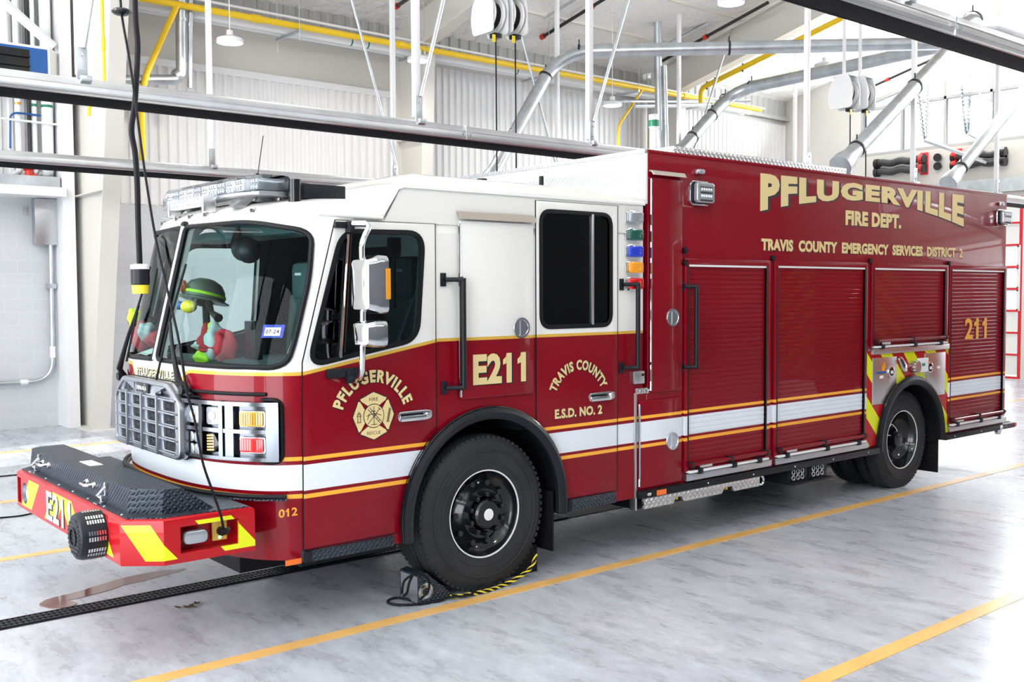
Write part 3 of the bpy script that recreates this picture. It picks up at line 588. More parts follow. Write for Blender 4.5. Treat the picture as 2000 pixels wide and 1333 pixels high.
# suction hoses racked on the end wall
def hose(y0, y1, z, label):
    t = thing('suction_hose', label, 'hose', (0, 0, 0), 'black suction hoses racked on the end wall'); r = .085
    n = 60; pts = [(XR-.16, y0+(y1-y0)*k/n, z+.02*math.sin(k*.25)) for k in range(n+1)]
    mb = MB(); mb.tube(pts, [r*(1+.06*(k % 2)) for k in range(n+1)], 14); mb.build('hose_body', 'hose_black', t)
    for yy in (y0, y1): mb = MB(); mb.cyl((XR-.16, yy-.05, z), (XR-.16, yy+.05, z), .125, 16); mb.build('coupling', 'black_gloss', t)
z1, z2 = atx(1760, 317, XR).z, atx(1760, 334, XR).z
hose(8.80, 7.55, z1, 'black suction hose, upper one of the left pair on the end wall'); hose(8.80, 7.55, z2, 'black suction hose, lower one of the left pair on the end wall')
z3, z4 = atx(1900, 306, XR).z, atx(1900, 322, XR).z
hose(6.75, 5.55, z3, 'black suction hose, upper one of the right pair on the end wall'); hose(6.75, 5.55, z4, 'black suction hose, lower one of the right pair on the end wall')
for y, lab in ((7.58, 'red hose rack bracket at the right end of the left hose pair'), (6.72, 'red hose rack bracket at the left end of the right hose pair')):
    mb = MB(); mb.box(XR-.05, XR-.01, y-.10, y+.10, z2-.16, z1+.17, .01)
    for zz in (z1, z2): mb.lathe([(.10, -.05), (.125, -.05), (.125, .05), (.10, .05)], (XR-.16, y, zz), (0, 1, 0), 18)
    for zz in (z1, z2, (z1+z2)/2): mb.box(XR-.14, XR-.02, y-.06, y-.03, zz-.02, zz+.02)
    tag(mb.build('hose_rack', 'door_red'), lab, 'rack')
for px, py, lab in ((1832, 308, 'black hose adapter on the end wall, upper one between the hose pairs'), (1832, 325, 'black hose adapter on the end wall, lower one between the hose pairs')):
    q = atx(px, py, XR-.06); mb = MB(); mb.lathe([(.05, -.05), (.10, -.05), (.10, .0), (.08, .05), (.05, .05)], q, (1, 0, 0), 16); tag(mb.build('hose_adapter', 'black_gloss'), lab, 'adapter')
# door track hangers and tracks before the end windows
def strap(p, q, label):
    p, q = Vector(p), Vector(q); mb = MB(); mb.tube([p, q], .028, 4)
    n = int((q-p).length/.09); d = (q-p)/n
    for k in range(n): c = p+d*k; mb.box(c.x-.034, c.x+.034, c.y-.034, c.y+.034, c.z-.018, c.z+.018)
    tag(mb.build('track_hanger', 'galvanised', smooth=False), label, 'hanger')
Yd = lambda px, py: aty(px, py, 6.6)
strap(Yd(1778, 60), Yd(1806, 272), 'perforated steel hanger before the end windows, slanting, left of four'); strap(Yd(1814, 130), Yd(1809, 272), 'perforated steel hanger before the end windows, upright, left pair')
strap(Yd(1864, 20), Yd(1887, 262), 'perforated steel hanger before the end windows, slanting, right pair'); strap(Yd(1902, 10), Yd(1891, 262), 'perforated steel hanger before the end windows, upright, rightmost of four')
for a, b, lab in (((1805, 274), (2010, 325), 'galvanised door track below the end windows, upper right'), ((1888, 258), (2010, 290), 'galvanised door track under the rightmost perforated hangers')):
    A, B = Yd(*a), Vector((XR-.3, 5.9, aty(*b, 6.2).z-.15)); mb = MB(); mb.tube([A, B], .05, 4); tag(mb.build('door_track', 'galvanised', smooth=False), lab, 'door track')
# ================================================================ the fire engine
W_ = 2.45; YC = W_/2
truck = thing('fire_engine', 'red and cream fire engine with gold lettering parked indoors, the only truck in the bay', 'fire truck')
CAB_R = 1.585
def lerp_tab(t, v):
    for (a, p), (b, q) in zip(t, t[1:]):
        if v <= b: k = max(0, (v-a)/(b-a)); return p+(q-p)*k
    return t[-1][1]
XC = [(.4, -1.82), (.60, -1.85), (.95, -1.875), (1.60, -1.88), (1.66, -1.862), (2.57, -1.64), (2.63, -1.60), (2.68, -1.52), (2.715, -1.38), (2.735, -1.1)]
INS = [(2.50, 0), (2.58, .015), (2.63, .05), (2.68, .12), (2.715, .22), (2.735, .42)]
def dxs(s): return .55*(1-math.sqrt(max(0, 1-min(1, abs(s))**2.5)))
def frontx(y, z):
    i = lerp_tab(INS, z); h = YC-i; return lerp_tab(XC, z)+dxs((y-YC)/h)
def fpt(y, z, off=0.):                                        # point on the curved front, pushed off along the plan normal
    e = .004; dx = (frontx(y+e, z)-frontx(y-e, z))/(2*e); n = Vector((-1, dx, 0)).normalized()
    return Vector((frontx(y, z), y, z))+n*off
# wrap coordinate along the near front corner: s = distance along the plan curve from the centre towards the near side
def plan(z):
    pts = [Vector((frontx(YC-(YC)*math.sin(PI/2*k/400), z), YC-YC*math.sin(PI/2*k/400))) for k in range(401)]
    pts.append(Vector((1.5, 0))); L = [0]
    for a, b in zip(pts, pts[1:]): L.append(L[-1]+(b-a).length)
    return pts, L
_pl = {}
def wrap(s, z, off=0., far=False, zp=None):
    key = round(zp if zp else 1.3, 3)
    if key not in _pl: _pl[key] = plan(key)
    pts, L = _pl[key]; lo, hi = 0, len(L)-1
    while hi-lo > 1:
        mid = (lo+hi)//2
        if L[mid] <= s: lo = mid
        else: hi = mid
    a, b = pts[lo], pts[hi]; t = (s-L[lo])/max(1e-9, L[hi]-L[lo]); p = a.lerp(b, t); d = (b-a).normalized(); n = Vector((d.y, -d.x))
    if n.x > 0 and abs(n.x) > abs(n.y): n = -n
    if n.y > 0: n = -n
    p = p+n*off; y = W_-p.y if far else p.y
    return Vector((p.x, y, z))
def ring(z, shrink=0., rear=CAB_R, n=44):
    i = lerp_tab(INS, z)+shrink; h = YC-i; out = []
    for k in range(n+1):
        s = math.sin(PI/2*(2*k/n-1)); out.append(Vector((lerp_tab(XC, z)+dxs(s)+shrink, YC-s*h, z)))
    out = out[::1]
    return out+[Vector((rear-shrink, YC-h, z)), Vector((rear-shrink, YC+h, z))]
def loft(zs, shrink=0.):
    mb = MB(); mb.rings([ring(z, shrink) for z in zs]); return mb
ZB = .46
ob = loft([ZB, .60, .8, .95, 1.3, 1.60, 1.66, 1.9, 2.2, 2.5, 2.57, 2.60, 2.63, 2.66, 2.68, 2.70, 2.715, 2.728, 2.735]).build('cab_body', ['livery', 'black_plastic'], truck)
inner = loft([1.02, 1.3, 1.60, 1.66, 1.9, 2.2, 2.5, 2.57, 2.64], .05); inner.m(0); inner = inner.build('cut', 'black_plastic')
# windshield halves in (y, z)
WS = [(1.195, 1.665), (1.195, 2.556), (.40, 2.552), (.065, 2.485), (.045, 2.2), (.05, 1.80), (.06, 1.652), (.55, 1.655)]
WSR = rpoly(WS, [.06, .05, .14, .075, .1, .1, .10, .2], 5)
def mirror(pl): return [(W_-u, v) for u, v in pl][::-1]
cut = []
def cutter(pl, fn, a, b, mt='dash_dark'): mb = MB(); mb.prism(pl, fn, a, b); o = mb.build('cut', mt); cut.append(o); return o
FX = lambda u, v, w: Vector((w, u, v)); SY = lambda u, v, w: Vector((u, w, v))
cutter(WSR, FX, -2.3, -1.12); cutter(mirror(WSR), FX, -2.3, -1.12)
DW = rpoly([(-1.145, 2.490), (-.525, 2.500), (-.580, 1.795), (-1.392, 1.655)], [.12, .13, .12, .13], 7)
RW = rrect(.500, 1.225, 1.845, 2.695, .095, 6)
for pl in (DW, RW): cutter(pl, SY, -.2, .3); cutter(pl, SY, W_-.3, W_+.2)
mb = MB(); mb.lathe([(.70, -.02), (.70, .55)], (0, 0, .575), (0, 1, 0), 48); cut.append(mb.build('cut', 'black_plastic'))
mb = MB(); mb.lathe([(.70, W_-.55), (.70, W_+.02)], (0, 0, .575), (0, 1, 0), 48); cut.append(mb.build('cut', 'black_plastic'))
mb = MB(); mb.box(-.70, .70, -.05, .55, .3, .575); mb.box(-.70, .70, W_-.55, W_+.05, .3, .575); cut.append(mb.build('cut', 'black_plastic'))
boolean(ob, [inner]+cut)
ob['label'] = 'cab shell, cream above and red below with a white stripe'
def inset(pl, d):
    u0 = sum(p[0] for p in pl)/len(pl); v0 = sum(p[1] for p in pl)/len(pl); out = []; n = len(pl)
    for i in range(n):
        a, p, c = Vector(pl[i-1]), Vector(pl[i]), Vector(pl[(i+1) % n]); t = (c-a).normalized(); nn = Vector((-t.y, t.x))
        if nn.dot(Vector((u0, v0))-p) < 0: nn = -nn
        out.append(tuple(p+nn*d))
    return out
def edge_at(pl, v):
    xs = []
    for (a, b), (c, d) in zip(pl, pl[1:]+pl[:1]):
        if (b-v)*(d-v) <= 0 and b != d: xs.append(a+(c-a)*(v-b)/(d-b))
    return min(xs), max(xs)
def pane(pl, far):
    mb = MB(); v0, v1 = min(p[1] for p in pl)+.002, max(p[1] for p in pl)-.002
    def fn(i, j):
        v = v0+(v1-v0)*j; a, b = edge_at(pl, v); k = i; u = a+(b-a)*(1-math.cos(PI/2*k)); p = fpt(u, v, .006)
        if far: p.y = W_-p.y
        return p
    mb.grid(fn, 26, 22); return mb
for far in (False, True):
    wsd = pane(WSR, far).build('windshield', 'windshield_glass', truck)
    pts = [fpt(u, v, .010) for u, v in WSR]
    if far: pts = [Vector((p.x, W_-p.y, p.z)) for p in pts]
    mb = MB(); mb.tube(pts+pts[:2], .017, 8, False); mb.build('rubber_seal', 'black_rubber', wsd)
mb = MB(); mb.tube([fpt(YC, 1.66, .012), fpt(YC, 2.56, .012)], .020, 8); mb.build('centre_pillar', 'cream_paint', truck)
mb = MB(); mb.sphere(tuple(fpt(YC, 2.575, .01)), .03, 10, 6, (1, 1, .8)); mb.build('pillar_cap', 'black_plastic', truck)
# raised roof with its gutter lip
rf = MB()
def roofh(x): return lerp_tab([(-.86, 2.64), (-.80, 2.68), (-.60, 2.87), (-.52, 2.905), (2, 2.905)], x)
def liph(x): return lerp_tab([(-.85, 2.575), (-.71, 2.785), (2, 2.785)], x)
xs = [-1.05, -.88, -.84, -.80, -.76, -.72, -.68, -.62, -.57, -.52, -.45, 0, .8, 1.5, 1.60]
rg = []
for x in xs:
    h = max(roofh(x), 2.66 if x > -1 else 2.6); l = liph(x) if x > -.9 else 2.575; top = max(h, l+.05); k = min(1, (top-l)/.12)
    half = [(-.012, l), (-.012, l+.022), (-.004, l+.035), (.01, l+.06*k), (.05, top-.025*k), (.12, top-.008), (.4, top)]
    rg.append([Vector((x, y, z)) for y, z in half]+[Vector((x, W_-y, z)) for y, z in half[::-1]])
rf.rings(rg); rf.build('raised_roof', 'cream_paint', truck)
mb = MB(); mb.rings([[Vector((x, -.001, z)) for z in (0,)]+[] for x in ()]) if 0 else None
pl = [(-.83, 2.56), (.485, 2.56), (.485, 2.712), (1.24, 2.712), (1.24, 2.56), (1.585, 2.56), (1.585, 2.80), (-.69, 2.80)]
mb.bm.free(); plate('cab_upper_side', [pl], lambda u, v, w: Vector((u, .016-w, v)), .0155, 'cream_paint', truck)
plate('cab_upper_side', [pl], lambda u, v, w: Vector((u, W_-.016+w, v)), .0155, 'cream_paint', truck)
mb = MB(); mb.tube([(-1.30, -.004, 2.585), (-.845, -.006, 2.582)], .012, 8); mb.box(-1.315, -1.29, -.012, .01, 2.57, 2.615, .003); mb.build('drip_rail', 'cream_paint', truck)
mb = MB(); mb.cyl((.32, .45, 2.89), (.32, .45, 2.93), .05, 20); mb.cyl((.32, .45, 2.93), (.32, .45, 2.95), .04, 20); mb.build('roof_puck', 'black_plastic', truck)
mb = MB(); mb.cyl((.62, .12, 2.88), (.62, .12, 2.96), .018, 12); mb.build('roof_stub', 'black_plastic', truck)
# doors: panels with window holes, dark seams, glass
SD = side(0.)
def panel(name, outline, hole, y0=0., t=.005, matn='livery', seam=True, parent=truck):
    if seam: p = plate('door_seam', [outline, inset(outline, .006)], side(y0), .0055, 'black_rubber', parent)
    ol = inset(outline, .006) if seam else outline
    return plate(name, [ol]+([hole] if hole else []), side(y0), t, matn, parent, .0015)
DD = rpoly([(-1.440, .53), (-.435, .53), (-.430, 2.562), (-1.192, 2.558), (-1.432, 1.68)], [.01, .01, .02, .03, .03], 3)
def arcpts(r, a0, a1, n=18, c=(0, .575)): return [(c[0]+r*math.cos(math.radians(a0+(a1-a0)*k/n)), c[1]+r*math.sin(math.radians(a0+(a1-a0)*k/n))) for k in range(n+1)]
R1 = .735
DD = [(-1.440, .53), (-R1-.005, .53)] + arcpts(R1, 178, 128, 14) + [(-.432, 1.2), (-.430, 2.562), (-1.192, 2.558), (-1.432, 1.68)]
door = panel('driver_door', DD, DW)
CD = [(R1+.005, .55), (1.294, .55), (1.299, 2.768), (.452, 2.766)] + arcpts(R1, 52, 2, 14)
cdoor = panel('crew_door', CD, RW)
def side_window(pl, parent, gl='side_glass', far=False, nm='window'):
    y0 = W_ if far else 0.; sg = -1 if far else 1
    fn = lambda u, v, w: Vector((u, y0-sg*w, v))
    p = plate(nm, [inset(pl, .004)], lambda u, v, w: fn(u, v, w-.010), .005, gl, parent)
    plate('window_seal', [inset(pl, -.014), inset(pl, .018)], fn, .011, 'black_rubber', p, .003); return p
wn = side_window(DW, door); wr = side_window(RW, cdoor, 'dark_glass')
for pl in (DW, RW): side_window(pl, truck, 'clear_glass', True, 'far_window')
mb = MB(); mb.box(1.012, 1.034, -.012, .01, 1.855, 2.69, .003); mb.build('window_divider', 'brushed_metal', wr)
mb = MB(); mb.tube([(-1.10, -.006, 2.47), (-1.165, -.006, 1.70)], .011, 8); mb.build('window_divider', 'chrome', wn)
mb = MB(); mb.tube([(-1.075, -.006, 2.48), (-1.135, -.006, 1.73)], .005, 6); mb.build('window_channel', 'black_rubber', wn)
lk = plate('locker_door', [rrect(-.238, .417, 1.372, 2.592, .012, 2)], SD, .022, 'livery', truck, .006)
mb = MB(); mb.tube([(-.243, -.02, 1.39), (-.243, -.02, 2.57)], .009, 8); mb.build('hinge', 'chrome', lk)
def drip(x0, x1, z0, z1, y0=0.):
    mb = MB(); mb.prism([(0, z1), (-.03, z1-.006), (-.052, z0), (-.046, z0), (-.022, z1-.016), (0, z1-.014)], lambda u, v, w: Vector((w, y0+u, v)), x0, x1); mb.build('drip_shield', 'bronze_trim', truck, False)
drip(-.255, .425, 2.600, 2.655); drip(1.655, 2.05, 3.03, 3.072)
def dring(x, z, parent, y0, r=.076):
    d = thing.__call__ if 0 else None
    mb = MB(); mb.lathe([(r*.72, .004), (r*.78, .012), (r*.95, .012), (r, .004), (r, 0)], (x, y0, z), (0, -1, 0), 32); o = mb.build('latch', 'chrome', parent)
    mb = MB(); mb.cyl((x, y0+.001, z), (x, y0-.003, z), r*.74, 28); mb.build('latch_well', 'black_gloss', o)
    mb = MB(); mb.prism([(x-.012+.06*math.cos(a)*r/.076, z+.052*math.sin(a)*r/.076) for a in [math.radians(q) for q in range(-90, 91, 15)]], lambda u, v, w: Vector((u, y0-w, v)), .004, .012); mb.build('latch_ring', 'chrome', o)
dring(.298, 1.85, lk, -.022)
def pull(x0, x1, z, parent):
    o = plate('door_handle', [rpoly([(x0, z-.034), (x1-.05, z-.034), (x1, z-.022), (x1, z+.028), (x1-.05, z+.036), (x0, z+.034)], [.035, .01, .015, .015, .01, .035], 5)], side(-.004), .012, 'chrome', parent, .005)
    mb = MB(); mb.box(x0+.02, x1-.07, -.018, -.012, z-.018, z+.02, .004); mb.build('handle_recess', 'black_gloss', o)
    mb = MB(); mb.box(x0+.012, x1-.05, -.034, -.018, z-.030, z+.006, .007); mb.cyl((x1-.03, -.014, z+.002), (x1-.03, -.026, z+.002), .014, 14); mb.build('handle_grip', 'chrome', o)
pull(-.748, -.478, 1.292, door); pull(.978, 1.255, 1.30, cdoor)
def grab(x, z0, z1, mx, y0=0.):
    mb = MB(); mb.tube([(x, y0-.075, z0), (x, y0-.075, z1)], .019, 14); o = mb.build('grab_handle', 'black_plastic', truck)
    for z in (z0+.01, z1-.01):
        mb = MB(); mb.tube([(x, y0-.075, z), (x-.03, y0-.05, z), (mx+.01, y0-.015, z)], [.022, .016, .016], 10); mb.box(mx-.022, mx+.022, y0-.012, y0, z-.045, z+.045, .004)
        mb.build('handle_bracket', 'black_plastic', o)
grab(-.255, 1.45, 2.20, -.372); grab(1.45, 1.50, 2.17, 1.338)
# rear light column on the cab corner
for z, gm in ((2.684, 'clear_lens'), (2.548, 'green_lens'), (2.418, 'blue_lens'), (2.293, 'amber'), (2.167, 'red_lens')):
    o = plate('warning_light', [rrect(1.380, 1.552, z-.055, z+.055, .03, 5)], SD, .014, 'chrome', truck, .005)
    plate('lens', [rrect(1.398, 1.546, z-.045, z+.045, .024, 5)], side(-.014), .034, gm, o, .010)
    mb = MB()
    for k in range(3): mb.box(1.415, 1.53, -.0495, -.047, z-.03+k*.025, z-.02+k*.025)
    mb.build('lens_ribs', gm, o)
# fender flare and wheel
def fender(cx, cz, r0, r1, zl, zr, name='fender'):
    prof = [(r0, .0), (r0, .035), (r0+.02, .055), (r1-.03, .062), (r1, .045), (r1, .0)]
    path = [(math.radians(a)) for a in range(0, 181, 6)]; rg = []
    def sec(cx_, cz_, ax, ay): return [Vector((cx_+ax*r, -h, cz_+ay*r)) for r, h in prof]
    rg.append([Vector((cx+r, -h, zr)) for r, h in prof])
    for a in path: rg.append(sec(cx, cz, math.cos(a), math.sin(a)))
    rg.append([Vector((cx-r, -h, zl)) for r, h in prof])
    mb = MB(); mb.rings(rg); o = mb.build(name, 'black_plastic', truck)
    pts = [(cx+r1, -.03, zr)]+[(cx+(r1+.004)*math.cos(a), -.028, cz+(r1+.004)*math.sin(a)) for a in path]+[(cx-r1, -.03, zl)]
    mb = MB(); mb.tube(pts, .008, 6); mb.build('fender_trim', 'black_gloss', o)
    return o
fender(0, .575, .645, .725, .46, .46)
mb = MB(); mb.box(.56, .735, .0, .42, .16, .62, .01); 
mb.bm.free(); mb = MB(); mb.box(.63, .645, .02, .42, .17, .62, .004); mb.build('mud_flap', 'black_rubber', truck)
def wheel(cx, y0, R, wd, dish, name='wheel', hubbed=True, sgn=1):
    """y0 = outer side wall plane; sgn +1: outer side faces -y."""
    t = bpy.data.objects.new(name, None); COL.objects.link(t); t.parent = truck; t.location = (cx, y0, R-.015); t.empty_display_size = .1
    ax = (0, sgn, 0); rr = .300
    mb = MB(); mb.lathe([(rr-.01, .05), (rr+.01, .012), (rr+.05, .006), (R-.16, -.004), (R-.07, .004), (R-.03, .022), (R-.008, .05), (R, .085), (R, wd-.085), (R-.008, wd-.05), (R-.03, wd-.02), (R-.1, wd), (rr+.03, wd-.01), (rr, wd-.05)], (0, 0, 0), ax, 72, False)
    for k in range(72):                                       # shoulder lugs
        a = 2*PI*k/72; c, s = math.cos(a), math.sin(a); mtx = Matrix.Rotation(-a, 4, 'Y')
        for h in (.055, wd-.055): mb.box(R-.05, R-.010, sgn*h-.030, sgn*h+.030, -.014, .014, 0, mtx)
    mb.build('tyre', 'tyre_rubber', t)
    mb = MB()
    for h in (.13, .13+(wd-.26)/2, wd-.13): mb.lathe([(R+.001, h-.008), (R+.001, h+.008)], (0, 0, 0), ax, 60, False)
    mb.build('tread_groove', 'black_gloss', t)
    mb = MB(); mb.lathe([(R-.12, -.005), (R-.115, -.009), (R-.11, -.005)], (0, 0, 0), ax, 60, False); mb.lathe([(rr+.06, .0), (rr+.066, -.003), (rr+.072, .0)], (0, 0, 0), ax, 60, False); mb.build('sidewall_ring', 'tyre_rubber', t)
    mb = MB(); mb.lathe([(rr-.004, .028), (rr+.004, .006), (rr+.012, .006)], (0, 0, 0), ax, 60, False); mb.build('rim_line', 'silver_letter', t)
    mb = MB()
    if hubbed: mb.lathe([(rr, .01), (rr-.012, .03), (rr-.03, .06), (.225, .085), (.19, .055), (.175, .030), (.12, .028), (.12, .2)], (0, 0, 0), ax, 48, False)
    else: mb.lathe([(rr, .01), (rr-.015, .03), (rr-.03, .07), (rr-.045, .11), (.22, dish-.03), (.19, dish), (.02, dish)], (0, 0, 0), ax, 48, False)
    rm = mb.build('rim', 'black_gloss', t)
    if hubbed:
        mb = MB(); mb.lathe([(.105, .03), (.105, -.015), (.092, -.03), (.01, -.034)], (0, 0, 0), ax, 32); mb.build('hub', 'black_gloss', t)
        mb = MB(); mb.lathe([(.042, -.034), (.040, -.037), (.001, -.038)], (0, 0, 0), ax, 24); mb.build('hub_badge', 'silver_letter', t)
        for k in range(10):
            a = 2*PI*(k+.5)/10; mb = MB(); p = Vector((.142*math.cos(a), 0, .142*math.sin(a))); mb.lathe([(.021, .03), (.021, .0), (.022, -.004), (.016, -.022), (.002, -.030)], p, ax, 14); mb.build('lug_nut', 'black_gloss', t)
        for k in range(10):
            a = 2*PI*k/10; p = Vector((.215*math.cos(a), 0, .215*math.sin(a))); mb = MB(); mb.cyl(p+Vector((0, sgn*.06, 0)), p+Vector((0, sgn*.072, 0)), .02, 12); mb.build('hand_hole', 'dark_pipe', t)
        mb = MB(); mb.tube([(-.045, sgn*.05, .235), (-.05, sgn*.02, .225)], .008, 8); mb.build('valve_stem', 'chrome', t)
    else:
        mb = MB(); c = [(.10*math.cos(a)-.06, sgn*.10+.02*math.sin(2*a), .10+.06*math.sin(a)) for a in [2*PI*k/20 for k in range(21)]]; mb.tube(c, .005, 6, False); mb.build('valve_hose', 'silver_letter', t)
        for k in range(10):
            a = 2*PI*k/10; p = Vector((.14*math.cos(a), 0, .14*math.sin(a))); mb = MB(); mb.cyl(p+Vector((0, sgn*(dish-.03), 0)), p+Vector((0, sgn*dish, 0)), .018, 8); mb.build('lug_nut', 'black_gloss', t)
        mb = MB(); mb.lathe([(.085, dish), (.08, dish-.12), (.01, dish-.13)], (0, sgn*0, 0), ax, 24); mb.build('hub', 'black_gloss', t)
    return t
def liner(cx, cz, r, y0, y1):
    mb = MB(); aa = [math.radians(q) for q in range(-8, 189, 7)]
    prof = [[Vector((cx+rr*math.cos(t), y, cz+rr*math.sin(t))) for t in aa] for rr, y in ((r, y0), (r, y1), (.05, y1))]
    mb.rings(prof, False); mb.build('wheel_liner', 'black_rubber', truck)
liner(0, .575, .692, -.002, .60); liner(0, .575, .692, W_+.002, W_-.60)
wheel(0, .02, .56, .37, 0); wheel(0, W_-.02, .56, .37, 0, sgn=-1)
# steps under the cab
def step(x0, x1, z0, z1):
    mb = MB(); mb.box(x0, x1, -.02, .25, z0, z1, .006); o = mb.build('cab_step', 'black_tread', truck)
    mb = MB(); mb.box(x0, x0+.045, -.024, .0, z0, z1, .004); mb.build('step_cap', 'black_plastic', o)
step(-1.435, -.79, .452, .522); step(.75, 1.266, .458, .545)
mb = MB(); mb.box(-.79, -.745, .01, .2, .45, .53); mb.box(-1.44, -.745, .03, .3, .42, .455); mb.build('step_frame', 'black_rubber', truck)
plate('side_reflector', [[(-1.56, .452), (-1.452, .452), (-1.452, .486), (-1.56, .486)]], SD, .006, 'orange_reflector', truck, .002)
# ---- mirrors
mr = bpy.data.objects.new('mirror_assembly', None); COL.objects.link(mr); mr.parent = truck
def mpt(px, py, y): return tuple(aty(px, py, y))
ym = -.20
mb = MB(); mb.tube(bend([(-1.105, -.03, 2.535), (-1.02, -.16, 2.53), mpt(706, 470, ym), mpt(709, 560, ym), mpt(708, 700, ym), mpt(706, 738, ym+.04), (-1.09, -.03, 1.555)], .07, 6), .019, 12); mb.build('mirror_arm', 'chrome', mr)
mb = MB(); mb.box(-1.20, -1.09, -.03, 0, 2.505, 2.545, .006); mb.box(-1.12, -1.08, -.06, 0, 2.48, 2.55, .008); mb.build('mirror_bracket', 'black_plastic', mr)
mb = MB(); mb.box(-1.27, -1.0, -.035, 0, 1.575, 1.635, .012); mb.box(-1.14, -1.04, -.06, 0, 1.54, 1.62, .01); mb.build('mirror_bracket', 'black_plastic', mr)
def mirror_head(pxs, name, depth, curved):
    a = aty(pxs[0], pxs[2], ym); b = aty(pxs[1], pxs[3], ym); cx, cz = (a.x+b.x)/2, (a.z+b.z)/2
    c = aty((pxs[0]+pxs[1])/2, (pxs[2]+pxs[3])/2, ym-.03); hz = abs(a.z-b.z)/2*.97
    yw = .105
    mtx = Matrix.Translation(c) @ Matrix.Rotation(math.radians(12), 4, 'Z')
    mb = MB(); pr = rrect(-yw, yw, -hz, hz, .045, 6); rg = []
    for x, s in ((.045, .96), (.04, 1.), (-.02, 1.), (-.055, .9), (-depth, .66 if curved else .72), (-depth-.006, .4)):
        rg.append([mtx @ Vector((x, u*s, v*(s if s > .8 else s+.12))) for u, v in pr])
    mb.rings(rg); o = mb.build(name, 'chrome', mr)
    mb = MB(); pr2 = rrect(-yw+.012, yw-.012, -hz+.012, hz-.012, .035, 5); mb.rings([[mtx @ Vector((.046, u, v)) for u, v in pr2], [mtx @ Vector((.050, u, v)) for u, v in pr2]]); mb.build('mirror_glass', 'stainless', o)
    return o, mtx, yw, hz
h1, mtx, yw, hz = mirror_head((697, 757, 498, 615), 'mirror_head', .10, False)
mb = MB(); mb.box(.015, .05, -yw-.004, -yw+.004, -hz*.5, hz*.55, 0, mtx); mb.build('marker_lamp', 'amber', h1)
mirror_head((696, 754, 626, 678), 'convex_mirror', .09, True)
